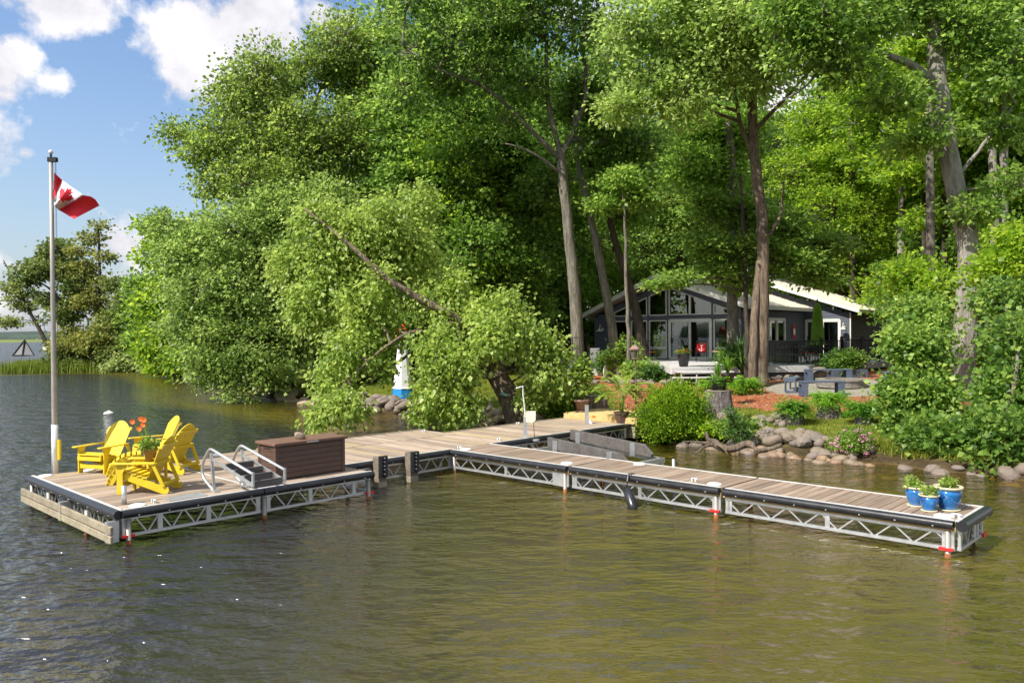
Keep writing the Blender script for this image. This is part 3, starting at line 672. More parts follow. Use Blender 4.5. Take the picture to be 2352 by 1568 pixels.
# ================================================================ THINGS ON THE DOCK
# adirondack chair; front towards -Y, width along X
def make_chair():
    t = thing('adirondack_chair', 'x', 'chair'); Y_ = M['yellow']
    prof = [(-.46, .36), (-.44, .30), (.36, .0), (.46, .0), (.49, .06), (.47, .12), (.43, .11), (.40, .145), (.36, .135), (.33, .17), (.29, .16), (.20, .20), (-.05, .30), (-.36, .385), (-.43, .40)]
    for x in (-.28, .255): MB().prism(prof, x, x + .028, 'x').build('side_rail', Y_, t, bevel=.004)
    for x in (-.34, .31): MB().box(x, -.42, 0, x + .03, -.31, .53).build('front_leg', Y_, t, bevel=.004)
    MB().box(-.31, -.40, .10, .31, -.375, .19).build('stretcher', Y_, t, bevel=.003)
    MB().box(-.30, -.47, .27, .30, -.445, .35).build('apron', Y_, t, bevel=.003)
    for i in range(6):
        y = -.46 + i * .095; z = .395 - .0 * i - max(0, (y + .36)) * .33; zz_ = z if i else .375
        MB().box(-.30, y, zz_, .30, y + .086, zz_ + .024).build('seat_slat', Y_, t, bevel=.006)
    d = Vector((0, .36, .80)).normalized(); b0 = Vector((0, .07, .20)); nrm = Vector((0, -.80, .36)).normalized()
    hs = [.70, .80, .855, .88, .855, .80, .70]
    for i in range(7):
        f = (i - 3) / 3.0; xb = f * .20; xt = f * .262; w = .031; wt = .0415; L = hs[i] * .98
        a = b0 + Vector((xb, 0, 0)); c = b0 + d * L + Vector((xt, 0, 0)); th = nrm * .020
        hx = lambda x: .875 - 2.3 * x * x
        L1 = b0 + d * hx(xt - wt) + Vector((xt - wt, 0, 0)); L2 = b0 + d * hx(xt + wt) + Vector((xt + wt, 0, 0))
        vs = [a + Vector((-w, 0, 0)), a + Vector((w, 0, 0)), L2, L1]; vs = vs + [v + th for v in vs]
        m2 = MB(); m2.add(vs, [(0, 3, 2, 1), (4, 5, 6, 7), (0, 1, 5, 4), (1, 2, 6, 5), (2, 3, 7, 6), (3, 0, 4, 7)]); m2.build('back_slat', Y_, t, bevel=.004)
    for (k, w) in ((.36, .27), (.70, .30)):
        c = b0 + d * k - nrm * .02; MB().beam(c - Vector((w, 0, 0)), c + Vector((w, 0, 0)), .035, .075, d).build('back_brace', Y_, t, bevel=.003)
    for s in (-1, 1):
        pl = [(s * .26, -.50), (s * .275, -.53), (s * .37, -.54), (s * .395, -.50), (s * .385, -.1), (s * .345, .26), (s * .30, .27), (s * .29, 0)]
        if s < 0: pl = pl[::-1]
        MB().prism(pl, .53, .556).build('armrest', Y_, t, bevel=.006)
        MB().prism([(-.31, .53), (-.22, .53), (-.31, .38)], s * .335 - .012, s * .335 + .012, 'x').build('arm_bracket', Y_, t)
        MB().beam((s * .315, .22, .53), (s * .295, .40, .13), .03, .06, (0, 1, 0)).build('back_prop', Y_, t, bevel=.003)
    MB().beam((-.30, .38, .16), (.30, .38, .16), .03, .05).build('prop_bar', Y_, t)
    return t
ch = make_chair()
def chair(px, py, front, label, first=False, k=.9, dx=0):
    o = ch if first else copy_tree(ch); p = G(px, py, ZD); o.location = (p.x, p.y, ZD + .002)
    o.rotation_euler = (0, 0, math.atan2(front[1], front[0]) + R(90)); o.scale = (k, k, k); o['label'] = label; o['group'] = 'yellow deck chairs on the platform'; return o
chair(246, 1080, (-.30, -.95), 'leftmost yellow slatted chair, facing the viewer and the open lake', True)
chair(366, 1060, (-.71, -.70), 'yellow slatted chair partly hidden behind the flower pot')
chair(397, 1083, (-.95, .25), 'rightmost yellow slatted chair, seen from its side beyond the nearest one')
chair(343, 1127, (-1.0, .02), 'nearest yellow slatted chair, back turned, beside the short pipe stub')
def footrest(px, py, dirv, label):
    p = G(px, py, ZD); t = thing('footrest', label, 'footrest', (p.x, p.y, ZD), math.atan2(dirv[1], dirv[0]), 'yellow curved footrests')
    arc = [(-.30, .0), (-.26, .13), (-.16, .25), (-.02, .32), (.14, .345), (.28, .35)]
    low = [(.28, .28), (.14, .27), (.0, .23), (-.12, .13), (-.2, .0)]
    for y in (-.25, .22): MB().prism(arc + low, y, y + .028, 'y').build('side_rail', M['yellow'], t, bevel=.004)
    for i in range(9):
        s_ = i / 8.5; k = s_ * (len(arc) - 1); a = int(min(k, len(arc) - 2)); f = k - a
        x = arc[a][0] * (1 - f) + arc[a + 1][0] * f; z = arc[a][1] * (1 - f) + arc[a + 1][1] * f; dx = arc[a + 1][0] - arc[a][0]; dz = arc[a + 1][1] - arc[a][1]; l = math.hypot(dx, dz); dx /= l; dz /= l
        MB().beam((x - dx * .03, 0 - .0, z - dz * .03 + .012), (x + dx * .03, 0, z + dz * .03 + .012), .54, .02, (-dz, 0, dx)).build('slat', M['yellow'], t, bevel=.004)
    for y in (-.24, .22): MB().box(.22, y, 0, .28, y + .028, .30).build('leg', M['yellow'], t)
    return t
footrest(287, 1086, (.9, .43), 'curved yellow footrest in front of the middle chair')
footrest(300, 1107, (1, .1), 'curved yellow footrest tucked behind the nearest chair')
# small table with a flower pot
p = G(345, 1057, .95); tb = thing('side_table', 'small yellow side table holding the flower pot', 'table', (p.x, p.y, ZD))
for i in range(5): MB().box(-.22, -.22 + i * .09, .41, .22, -.22 + i * .09 + .08, .435).build('top_slat', M['yellow'], tb)
for x in (-.2, .16):
    for y in (-.2, .16): MB().box(x, y, 0, x + .04, y + .04, .41).build('leg', M['yellow'], tb)
ft = thing('flower_pot', 'dark pot of orange daisies among the yellow chairs', 'flower pot', (p.x, p.y, ZD + .437))
MB().lathe([(.07, 0), (.105, .19), (.115, .20), (.115, .225), (.095, .22), (.09, .19)], 18).build('pot', M['terra'], ft, True)
foliage(ft, (0, 0, 0), [(0, 0, .28, .12, .12, .09)], 26, 7, .06, M['leaf_mid'], 5, spread=.07, shell=.2, name='leaves', twigs=False, outer=.3)
mb = MB(); pe = MB()
for (x, y, z) in ((-.28, .0, .66), (-.16, .05, .70), (-.08, -.02, .69), (-.10, .0, .61), (-.18, .02, .54)):
    mb.tube([(x * .15, y, .2), (x * .6, y, z * .7), (x, y, z)], .005, 5)
    for k in range(12):
        t_ = k * math.pi / 6; a = Vector((math.cos(t_), -.35 * math.sin(t_) - .0, math.sin(t_))) * .052; b = Vector((math.cos(t_ + .25), -.3, math.sin(t_ + .25))) * .04; cc = Vector((x, y - .01, z))
        pe.add([cc, cc + b, cc + a, cc + Vector((math.cos(t_ - .25), -.3, math.sin(t_ - .25))) * .04], [(0, 1, 2, 3)])
mb.build('flower_stems', M['leaf_mid'], ft); pe.build('blossoms', M['orange'], ft)

# swing-up ladder
def ladder():
    t = thing('dock_ladder', 'silver swim ladder with dark treads folded up on the platform edge', 'ladder', uvw(0, 0, 0), UA)
    for u in (1.56, 2.09):
        pts = [(u, .34, .52), (u, .50, .58), (u, .70, .68), (u, .76, .80), (u, .70, .95), (u, .56, 1.10), (u, .46, 1.17), (u, .36, 1.17), (u, -.95, .93)]
        o = MB().tube(curve(pts[:-1], 3) + [Vector(pts[-1])], .024, 10).build('side_rail', M['alu'], t, True)
        MB().beam((u, .33, .5), (u, .42, 1.12), .04, .04, (0, 1, 0)).build('upright', M['alu'], t)
        MB().beam((u, .38, 1.02), (u, -.95, .76), .028, .045).build('lower_rail', M['alu'], t)
        MB().beam((u, -.95, .74), (u, -.95, .96), .03, .04, (0, 1, 0)).build('end_bracket', M['alu'], t)
        MB().box(u - .04, .22, .502, u + .04, .40, .53).build('foot', M['alu'], t)
    for i in range(4):
        v = -.02 - i * .30; z = 1.03 - .055 * i - .03 * 0
        MB().beam((1.59, v, z - .10), (2.06, v, z - .10), .035, .11).build('tread', M['charwood'], t, bevel=.004)
    return t
ladder()
# storage box
t = thing('deck_box', 'large dark brown plastic storage box with a rock on its lid', 'storage box', uvw(3.40, .70, ZD), UA)
w, dpt, h = 1.42, .62, .60; x0 = -w / 2; y0 = -dpt / 2
MB().box(x0 + .03, y0 + .03, .02, -x0 - .03, -y0 - .03, h).build('inner_body', M['brownbox'], t)
for x in (x0, -x0 - .07):
    for y in (y0, -y0 - .07): MB().box(x, y, 0, x + .07, y + .07, h).build('corner_post', M['brownbox'], t, bevel=.008)
for i in range(6):
    z = .03 + i * (h - .05) / 6; hh_ = (h - .05) / 6 - .006
    for y in (y0 + .012, -y0 - .032): MB().box(x0 + .07, y, z, -x0 - .07, y + .02, z + hh_).build('front_panel', M['brownbox'], t, bevel=.005)
    for x in (x0 + .012, -x0 - .032): MB().box(x, y0 + .07, z, x + .02, -y0 - .07, z + hh_).build('side_panel', M['brownbox'], t, bevel=.005)
MB().box(x0 + .005, y0 + .2, h - .07, x0 + .015, -y0 - .2, h - .05).build('handle_slot', M['black'], t)
MB().box(x0 - .035, y0 - .035, h + .002, -x0 + .035, -y0 + .03, h + .055).build('lid', M['boxlid'], t, bevel=.012)
MB().box(-.12, y0 - .042, h + .015, .12, y0 - .036, h + .035).build('latch', M['alu'], t)
# blue pots
def glazed(px, py, r_, h, label, seed, plant):
    p = G(px, py, ZD); t = thing('glazed_pot', label, 'plant pot', (p.x, p.y, ZD + .02), seed, 'blue glazed pots at the dock end')
    MB().lathe([(r_ * .82, -.018), (r_ * .86, 0), (r_ * .70, 0), (r_ * .2, 0)], 28).build('saucer', M['glazerim'], t, True)
    o = MB().lathe([(r_ * .60, 0), (r_ * .62, h * .05), (r_ * .80, h * .30), (r_ * .93, h * .62), (r_ * .94, h * .86), (r_ * .92, h * .86)], 32).build('body', M['glaze'], t, True)
    MB().lathe([(r_ * .93, h * .86), (r_ * 1.03, h * .90), (r_ * 1.06, h * .95), (r_ * 1.02, h), (r_ * .92, h * .98), (r_ * .88, h * .88), (r_ * .3, h * .85)], 32).build('rim', M['glazerim'], t, True)
    MB().lathe([(r_ * .86, h * .90), (r_ * .3, h * .93)], 20).build('soil', M['darkin'], t)
    ox, n = plant
    foliage(t, (0, 0, 0), [(ox, .03, h * .98 + .045, r_ * .55, r_ * .5, .06)], n, 8, .045, M['leaf_lean'], int(seed * 10), spread=.05, shell=.1, name='succulent', twigs=False, outer=.2)
glazed(2178, 1170, .185, .315, 'biggest blue glazed pot at the outer corner of the finger dock', .5, (.06, 30))
glazed(2105, 1161, .155, .265, 'middle-sized blue glazed pot, furthest back of the three', 1.7, (.02, 30))
glazed(2134, 1173, .130, .215, 'smallest blue glazed pot, in front of the other two', 2.9, (.0, 14))
# fender
p = uvw(7.12, -3.83, 0); t = thing('boat_fender', 'black cylindrical fender hanging by a rope off the finger dock', 'fender', p, UA)
a = Vector((-.04, 0, .30)); b = Vector((-.24, -.30, -.04)); d = (b - a).normalized()
smooth_by_angle(MB().tube([a, a + d * .04, a + d * .08, a + d * .40, a + d * .45, a + d * .48], [.03, .06, .085, .085, .06, .03], 18).build('body', M['rubber'], t).data)
MB().tube([(.22, .03, .515), (.06, .02, .53), (-.02, .01, .50), (-.03, 0, .40), a], .012, 6).tube([(.0, 0, .52), (-.06, -.02, .42), a], .009, 6).build('rope', M['black'], t)

# flagpole
p = G(127, 1086, ZD); t = thing('flagpole', 'tall silver flagpole at the far left corner of the chair platform', 'flagpole', (p.x, p.y, ZD))
top = at(117, 362, p.y); dv = top - p
MB().tube([(0, 0, -.6), (0, 0, 0), dv * .25, dv * .6, dv], [.052, .052, .048, .040, .034], 16).build('pole', M['polem'], t, True)
MB().tube([(0, 0, 0), (0, 0, .9)], .058, 16).build('sleeve', M['alutrim'], t, True)
MB().lathe([(.0, 0), (.03, .02), (.045, .05), (.03, .08), (0, .095)], 14, tuple(dv + Vector((0, 0, .05)))).build('finial', M['alutrim'], t, True)
MB().tube([dv, dv + Vector((0, 0, .06))], .02, 8).box(dv.x - .05, dv.y - .04, dv.z - .08, dv.x + .11, dv.y + .04, dv.z).build('truck', M['black'], t)
MB().tube([dv + Vector((.09, 0, -.04)), dv * .6 + Vector((.09, 0, .5)), dv * .3 + Vector((.08, 0, 0)), (.07, 0, 1.9)], .004, 4).tube([dv + Vector((.075, 0, -.04)), dv * .4 + Vector((.07, 0, 0)), (.055, 0, 1.9)], .003, 4).build('halyard', M['black'], t)
MB().box(.04, -.03, .25, .10, .03, .62).build('yellow_bracket', M['yellow'], t)
PX0 = p
# flag, cloth twisted by the wind
def interp(keys, s):
    for (s0, p0), (s1, p1) in zip(keys, keys[1:]):
        if s <= s1: f = (s - s0) / (s1 - s0); return (p0[0] * (1 - f) + p1[0] * f, p0[1] * (1 - f) + p1[1] * f)
    return keys[-1][1]
topk = [(0, (205, 193)), (.25, (268, 252)), (.5, (345, 308)), (.75, (425, 362)), (.85, (480, 372)), (.93, (515, 395)), (1, (545, 440))]
botk = [(0, (204, 330)), (.25, (202, 395)), (.5, (207, 440)), (.75, (238, 472)), (.88, (295, 505)), (1, (352, 540))]
leafp = [(0, -.46), (.03, -.18), (.24, -.22), (.20, -.12), (.44, .04), (.38, .08), (.42, .24), (.28, .22), (.24, .30), (.12, .16), (.18, .42), (.09, .38), (0, .5)]
leafp = leafp + [(-x, y) for x, y in leafp[::-1][1:-1]]
NU, NV = 84, 44; mb = MB(); vs = []
for j in range(NV + 1):
    for i in range(NU + 1):
        s = i / NU; r_ = j / NV; a = interp(topk, s); b = interp(botk, s)
        x = a[0] * (1 - r_) + b[0] * r_; y = a[1] * (1 - r_) + b[1] * r_
        bulge = 18 * math.sin(s * math.pi) * (r_ - .5) * 0
        dep = PX0.y + .10 * math.sin(s * 7 + r_ * 2.5) + .05 * math.sin(s * 15 - r_ * 4) + .05 * s
        vs.append(at(61.2 + x / 3.25, 336.9 + y / 3.25, dep))
fs = []; mi = []
for j in range(NV):
    for i in range(NU):
        fs.append((j * (NU + 1) + i, j * (NU + 1) + i + 1, (j + 1) * (NU + 1) + i + 1, (j + 1) * (NU + 1) + i)); s = (i + .5) / NU; r_ = (j + .5) / NV
        red = s < .25 or s > .75
        if not red: red = bool(inpoly(np.array([[(s - .5) * 2 * 1.05, (.5 - r_) * 1.12]]), leafp)[0])
        mi.append(1 if red else 0)
mb.add(vs, fs); mb.mi = mi
M['flagw'] = mat_plain('white cloth', (.80, .80, .82), .8, 0, .03, 3, 0); M['flagr'] = mat_plain('red cloth', (.78, .025, .045), .8, 0, .06, 3, 0)
o = mb.build('flag', [M['flagw'], M['flagr']], None, True); sm = o.modifiers.new('solid', 'SOLIDIFY'); sm.thickness = .004
prop(o, 'red and white flag with a maple leaf blowing from the pole', 'flag')

# boat lift beside the walkway
t = thing('boat_lift', 'silver boat lift with two long dark bunk boards beside the walkway', 'boat lift')
A_ = M['alu']; Pa = at(1207, 1030, 19.3); Pa.z = -.3
h1 = at(1206, 985, 19.3)
p1 = Vector((Pa.x, 19.3, 0)); MB().beam((p1.x, p1.y, -1), (p1.x, p1.y, 1.05), .09, .09, (0, 1, 0)).build('winch_post', A_, t)
MB().beam((p1.x + .04, p1.y, .5), (p1.x + .45, p1.y, -.15), .06, .06, (0, 1, 0)).build('post_brace', A_, t)
MB().tube([(p1.x, p1.y - .06, 1.0), (p1.x - .02, p1.y - .06, 1.3), (p1.x - .05, p1.y - .06, 1.55), (p1.x - .05, p1.y - .06, 1.75), (p1.x - .22, p1.y - .08, 1.70)], .018, 8).build('crank', M['alutrim'], t)
mb = MB(); mb.tube([(p1.x + .14, p1.y - .15, .98), (p1.x + .14, p1.y + .05, .98)], .11, 16); mb.box(p1.x + .02, p1.y - .13, .88, p1.x + .25, p1.y + .02, 1.14); mb.build('winch', M['cream'], t)
MB().tube([(p1.x + .2, p1.y - .06, .9), (p1.x + .22, p1.y - .06, .45), (p1.x + .5, p1.y - .1, .1)], .008, 5).build('cable', M['black'], t)
MB().lathe([(.0, -.03), (.09, -.02), (.09, .02), (0, .03)], 14, (p1.x + .25, p1.y - .08, .45)).build('pulley', A_, t)
b1a, b1b = at(1260, 1003, 18.6), at(1448, 1054, 15.9); b2a, b2b = at(1312, 993, 20.1), at(1500, 1041, 17.2)
for (a, b, hh0) in ((b1a, b1b, .25), (b2a, b2b, .27)):
    a.z = b.z = .47; d = (b - a).normalized(); sd_ = Vector((-d.y, d.x, 0)) * .035; L = (b - a).length
    prof = [(0, -.13), (0, .13), (L - .30, .10), (L, -.08), (L - .04, -.15)]
    vs = [a + d * x - sd_ + Vector((0, 0, z)) for x, z in prof] + [a + d * x + sd_ + Vector((0, 0, z)) for x, z in prof]; n = 5
    m2 = MB(); m2.add(vs, [tuple(range(n - 1, -1, -1)), tuple(range(n, 2 * n))] + [(i, (i + 1) % n, n + (i + 1) % n, n + i) for i in range(n)]); m2.build('bunk_board', M['charwood'], t, bevel=.006)
    for f in (.12, .80):
        c = a + d * L * f - sd_ * 1.9; MB().box(c.x - .05, c.y - .04, .28, c.x + .05, c.y + .04, .56).build('bunk_bracket', A_, t)
ca_ = b1a + Vector((-.55, .35, 0)); cb = b2a + Vector((.3, -.1, 0)); cc = b1b + Vector((-.4, .2, 0)); ce = b2b + Vector((.25, .05, 0))
for (a, b) in (((b1a.x - .7, b1a.y + .0), (b2a.x + .3, b2a.y - .2)), ((b1b.x - .6, b1b.y - .0), (b2b.x + .25, b2b.y + .15)), ((b1a.x - .75, b1a.y + .1), (b1b.x - .5, b1b.y + .1)), ((b2a.x + .25, b2a.y), (b2b.x + .2, b2b.y + .1))):
    MB().beam((a[0], a[1], .24), (b[0], b[1], .24), .09, .10).build('frame_beam', A_, t)
p2 = at(1348, 990, 22.2); MB().beam((p2.x, 22.2, -1), (p2.x, 22.2, 1.02), .10, .10, (0, 1, 0)).build('far_post', A_, t)
MB().beam((p2.x + .05, 22.2, .60), (p2.x + .40, 22.0, .05), .07, .07, (0, 1, 0)).build('post_brace', A_, t)
for (x, y) in ((b2b.x + .22, b2b.y + .12), (b1b.x + .6, b1b.y + 1.3), (b1b.x + .1, b1b.y + 1.6)):
    MB().beam((x, y, .24), (x - .05, y, -1), .06, .07, (0, 1, 0)).build('leg', A_, t)
for f in (.3, .42, .6, .72):
    c = b1a.lerp(b1b, f) + Vector((.3, .4, 0)); MB().beam((c.x - .12, c.y, -.3), (c.x + .12, c.y + .1, .35), .05, .05, (0, 1, 0)).build('cross_brace', A_, t)
# buoy
p = G(250, 950, 0); t = thing('buoy', 'small white mooring buoy floating beyond the yellow chairs', 'buoy', (p.x, p.y, 0))
MB().lathe([(.0, -.08), (.15, -.04), (.20, .02), (.15, .07), (.06, .10), (.03, .13), (0, .135)], 18).build('float', M['white'], t, True); MB().lathe([(.193, 0), (.193, .03)], 18).build('band', M['cream'], t, True)
# ================================================================ THE COTTAGE
HZ = 1.63; HR = R(-40)
HS = thing('cottage', 'low charcoal cottage with a glazed gable front and pale metal roof', 'house', (8.31, 42.1, HZ), HR)
def hw(x, y, z=0):   # cottage frame to world
    c, s = math.cos(HR), math.sin(HR); return Vector((8.31 + x * c - y * s, 42.1 + x * s + y * c, HZ + z))
def boards(parent, x0, x1, z0, z1, y, axis='x', top=None, pitch=.17, mat='siding', holes=()):
    """lap siding, one board per course; top(x) trims it under a rake"""
    z = z0
    while z < z1 - .02:
        zt = min(z + pitch, z1); segs = [(x0, x1)]
        for (hx0, hx1, hz0, hz1) in holes:
            if zt > hz0 + .02 and z < hz1 - .02:
                segs = [s2 for (a, b) in segs for s2 in ((a, min(b, hx0)), (max(a, hx1), b)) if s2[1] - s2[0] > .02]
        for (a, b) in segs:
            if top:
                ok = [a + (b - a) * i / 60 for i in range(61) if top(a + (b - a) * i / 60) > zt]
                if not ok: continue
                a, b = min(ok), max(ok)
                if b - a < .05: continue
            m2 = MB(); lo, hi = .028, .010
            if axis == 'x': m2.add([(a, y - lo, z), (b, y - lo, z), (b, y + .02, z), (a, y + .02, z), (a, y - hi, zt), (b, y - hi, zt), (b, y + .02, zt), (a, y + .02, zt)], [(0, 3, 2, 1), (4, 5, 6, 7), (0, 1, 5, 4), (1, 2, 6, 5), (2, 3, 7, 6), (3, 0, 4, 7)])
            else: m2.add([(y + lo, a, z), (y + lo, b, z), (y - .02, b, z), (y - .02, a, z), (y + hi, a, zt), (y + hi, b, zt), (y - .02, b, zt), (y - .02, a, zt)], [(0, 3, 2, 1), (4, 5, 6, 7), (0, 1, 5, 4), (1, 2, 6, 5), (2, 3, 7, 6), (3, 0, 4, 7)])
            m2.build('siding_board', M[mat], parent)
        z = zt
under = lambda x: 4.12 - .37 * abs(x)
wing = HS
# core walls (with openings left for glass): back of siding
holes_f = [(-3.45, 2.45 + 1.15, .05, 9)]
boards(HS, -4.7, 4.0, -.6, 4.1, 0, 'x', under, holes=holes_f)
# dark timber posts and transom of the glazed front
for x in (-3.47, -2.36, -1.24, -.06, 2.48, 3.58):
    MB().box(x - .06, -.05, 0, x + .06, .05, under(x) - .02).build('mullion_post', M['siding'], HS)
MB().box(-3.5, -.045, 2.10, 3.62, .045, 2.28).build('transom_beam', M['siding'], HS)
for s in (-1, 1): MB().beam((0, -.02, under(0) - .14), (s * 3.55, -.02, under(3.55) - .14), .07, .28, (0, 0, 1)).build('rake_beam', M['siding'], HS)
def window(parent, poly, y, axis='x', fr=.055, name='window', bars=()):
    """frame round a convex outline (x,z), a glass pane inside"""
    c = (sum(p[0] for p in poly) / len(poly), sum(p[1] for p in poly) / len(poly))
    m2 = MB()
    def P3(p, o): return (p[0], y + o, p[1]) if axis == 'x' else (y - o, p[0], p[1])
    n = len(poly)
    for i in range(n):
        m2.beam(P3(poly[i], -.03), P3(poly[(i + 1) % n], -.03), *((.06, fr) if True else ()), up=(0, 0, 1) if abs(poly[i][0] - poly[(i + 1) % n][0]) > .1 else ((1, 0, 0) if axis == 'x' else (0, 1, 0)))
    for x in bars: m2.beam(P3((x, min(p[1] for p in poly)), -.03), P3((x, max(p[1] for p in poly)), -.03), .05, fr, (1, 0, 0) if axis == 'x' else (0, 1, 0))
    f = m2.build(name, M['trim'], parent)
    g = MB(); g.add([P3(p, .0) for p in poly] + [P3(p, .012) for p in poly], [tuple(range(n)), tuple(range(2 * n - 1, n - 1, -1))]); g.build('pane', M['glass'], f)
    return f
def rect(x0, x1, z0, z1): return [(x0, z0), (x1, z0), (x1, z1), (x0, z1)]
e_ = .10
xsw = [(-3.38, -2.44), (-2.28, -1.32), (-1.16, -.14), (2.58, 3.50)]
for (a, b) in xsw:
    window(HS, rect(a, b, .62, 2.04), 0); window(HS, rect(a, b, .08, .56), 0)
    window(HS, [(a, 2.34), (b, 2.34), (b, under(b) - .34), (a, under(a) - .34)], 0)
for (a, b) in ((.04, 1.20), (1.26, 2.40)): window(HS, [(a, 2.34), (b, 2.34), (b, under(b) - .34), (a, under(a) - .34)], 0)
def slider(parent, x0, x1, y, axis='x', z1=2.06):
    dr = window(parent, rect(x0, x1, .03, z1), y, axis, .10, 'sliding_door'); xm = (x0 + x1) / 2
    P = (lambda x, o, z: (x, y + o, z)) if axis == 'x' else (lambda x, o, z: (y - o, x, z))
    m2 = MB()
    for (a, b, o) in ((x0 + .06, xm + .03, -.05), (xm - .03, x1 - .06, -.02)):
        up = (1, 0, 0) if axis == 'x' else (0, 1, 0)
        m2.beam(P(a, o, .08), P(a, o, z1 - .06), .05, .08, up); m2.beam(P(b, o, .08), P(b, o, z1 - .06), .05, .08, up); m2.beam(P(a, o, .10), P(b, o, .10), .05, .09); m2.beam(P(a, o, z1 - .08), P(b, o, z1 - .08), .05, .08)
    m2.build('door_frame', M['trim'], dr); MB().beam(P(x0 + .12, -.10, .85), P(x0 + .12, -.10, 1.15), .03, .03, (0, 1, 0)).build('handle', M['black'], dr)
slider(HS, .04, 2.40, 0)
# room behind the glass
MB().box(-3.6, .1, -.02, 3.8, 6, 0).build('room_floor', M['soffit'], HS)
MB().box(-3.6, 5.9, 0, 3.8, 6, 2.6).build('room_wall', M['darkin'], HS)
for (a, b) in ((.12, .42), (2.05, 2.35)):
    m2 = MB(); n = 9
    for i in range(n): x = a + (b - a) * (i + .5) / n; m2.tube([(x, .25, .05), (x, .25, 2.0)], .022, 6)
    m2.build('curtain', M['curtain'], HS, True)
MB().box(-2.9, 2.0, .0, -1.0, 2.9, .75).box(-2.9, 2.8, .3, -1.0, 3.0, 1.1).build('sofa', M['curtain'], HS)
# side walls and the rear block
boards(HS, 0, 8.65, -.6, 2.52, 4.0, 'y', holes=[(3.35, 5.68, .02, 2.12)])
boards(HS, 0, 8.65, -.6, 2.3, -4.72, 'y')
MB().box(-4.68, .03, -.6, -4.62, 8.6, 2.3).build('left_wall', M['siding'], HS)
slider(HS, 3.38, 5.65, 4.0, 'y', 2.1)
under2 = lambda x: 4.72 - .34 * abs(x)
boards(HS, 4.03, 6.6, -.6, 4.5, 8.65, 'x', under2, holes=[(4.1, 6.05, .02, 2.12)])
boards(HS, -6.6, 4.0, 2.3, 4.7, 8.64, 'x', under2); slider(HS, 4.12, 6.02, 8.65)
boards(HS, 8.65, 15.5, -.6, 2.4, 6.6, 'y'); MB().box(-6.6, 8.66, -.6, -6.5, 15.5, 2.4).build('left_wall', M['siding'], HS)
MB().box(6.56, 8.6, -.6, 6.62, 8.68, 2.45).build('corner_board', M['trim'], HS)
m2 = MB()
for (a, b) in ((4.6, 5.0), (5.5, 5.9)):
    for i in range(8): x = a + (b - a) * (i + .5) / 8; m2.tube([(x, 8.85, .05), (x, 8.85, 2.0)], .026, 6)
for i in range(10): y = 4.75 + i * .045; m2.tube([(3.8, y, .05), (3.8, y, 2.0)], .024, 6)
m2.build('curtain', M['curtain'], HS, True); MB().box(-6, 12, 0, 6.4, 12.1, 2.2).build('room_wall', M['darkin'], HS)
# roofs, prow overhang at the ridge
def roof(parent, xl, xr, zr, sl, y0r, y0e, y1, nrib, name='roof'):
    th = .17
    for s, xe in ((-1, xl), (1, xr)):
        ze = zr - sl * abs(xe)
        top = [(0, y0r, zr), (xe, y0e, ze), (xe, y1, ze), (0, y1, zr)]
        m2 = MB(); m2.add(top + [(x, y, z - .03) for x, y, z in top], [(0, 1, 2, 3), (7, 6, 5, 4), (0, 4, 5, 1), (1, 5, 6, 2), (2, 6, 7, 3)])
        r_ = m2.build(name, M['roofm'], parent)
        rb = MB()
        for i in range(nrib):
            y = y0e + (y1 - y0e) * i / (nrib - 1); f0 = 0.0
            if i and True: rb.beam((xe, y, ze + .02), (0.0, max(y, y0r), zr + .02) if y >= y0r else (0, y, zr + .02), .03, .04)
        y = y0e; rb.beam((xe, y0e, ze + .02), (0, y0r, zr + .02), .04, .05); rb.build('seam', M['roofm'], r_)
        sf = MB(); lo = [(x, y, z - th) for x, y, z in top]; mid = [(x, y, z - .035) for x, y, z in top]
        sf.add([(x, y + .04, z) for x, y, z in lo], [(0, 1, 2, 3)]); sf.build('soffit', M['soffit'], parent)
        MB().beam((0, y0r, zr - .10), (xe, y0e, ze - .10), .05, .19).build('rake_fascia', M['trim'], parent)
        MB().beam((xe, y0e, ze - .10), (xe, y1, ze - .10), .05, .18).build('eave_fascia', M['trim'], parent)
roof(HS, -5.25, 4.5, 4.38, .365, -1.5, -.5, 8.64, 16)
roof(HS, -7.2, 7.2, 4.98, .33, 8.15, 8.15, 16.1, 16)
MB().beam((0, -1.45, 4.12), (0, 0, 4.12), .10, .16).build('ridge_beam', M['trim'], HS)
# wall lamps
def lamp(x, y, z, axis, lab):
    p = hw(x, y, z); t = thing('wall_lamp', lab, 'lamp', p, HR + (0 if axis == 'x' else R(90)), 'white barn lamps on the cottage')
    MB().tube([(0, .0, 0), (0, -.05, .0)], .07, 14).build('backplate', M['cream'], t, True)
    MB().tube(curve([(0, -.03, 0), (0, -.14, .04), (0, -.20, .20), (0, -.27, .27), (0, -.33, .18), (0, -.34, .05)], 3), .014, 8).build('gooseneck', M['cream'], t, True)
    MB().lathe([(.03, .06), (.05, .02), (.07, -.03), (.16, -.08), (.19, -.11), (.175, -.11), (.06, -.04)], 20, (0, -.34, 0)).build('shade', M['cream'], t, True)
lamp(-4.15, -.04, 1.62, 'x', 'white gooseneck lamp on the dark wall left of the glazed front')
lamp(3.82, -.04, 1.62, 'x', 'white gooseneck lamp right of the glazed front, behind the big trunk')
lamp(6.30, 8.60, 1.62, 'x', 'white gooseneck lamp at the far right corner of the cottage')
p = hw(4.06, 6.84, 1.40); t = thing('sun_mirror', 'red sun shaped mirror on the cottage side wall', 'mirror', p, HR + R(90))
m2 = MB()
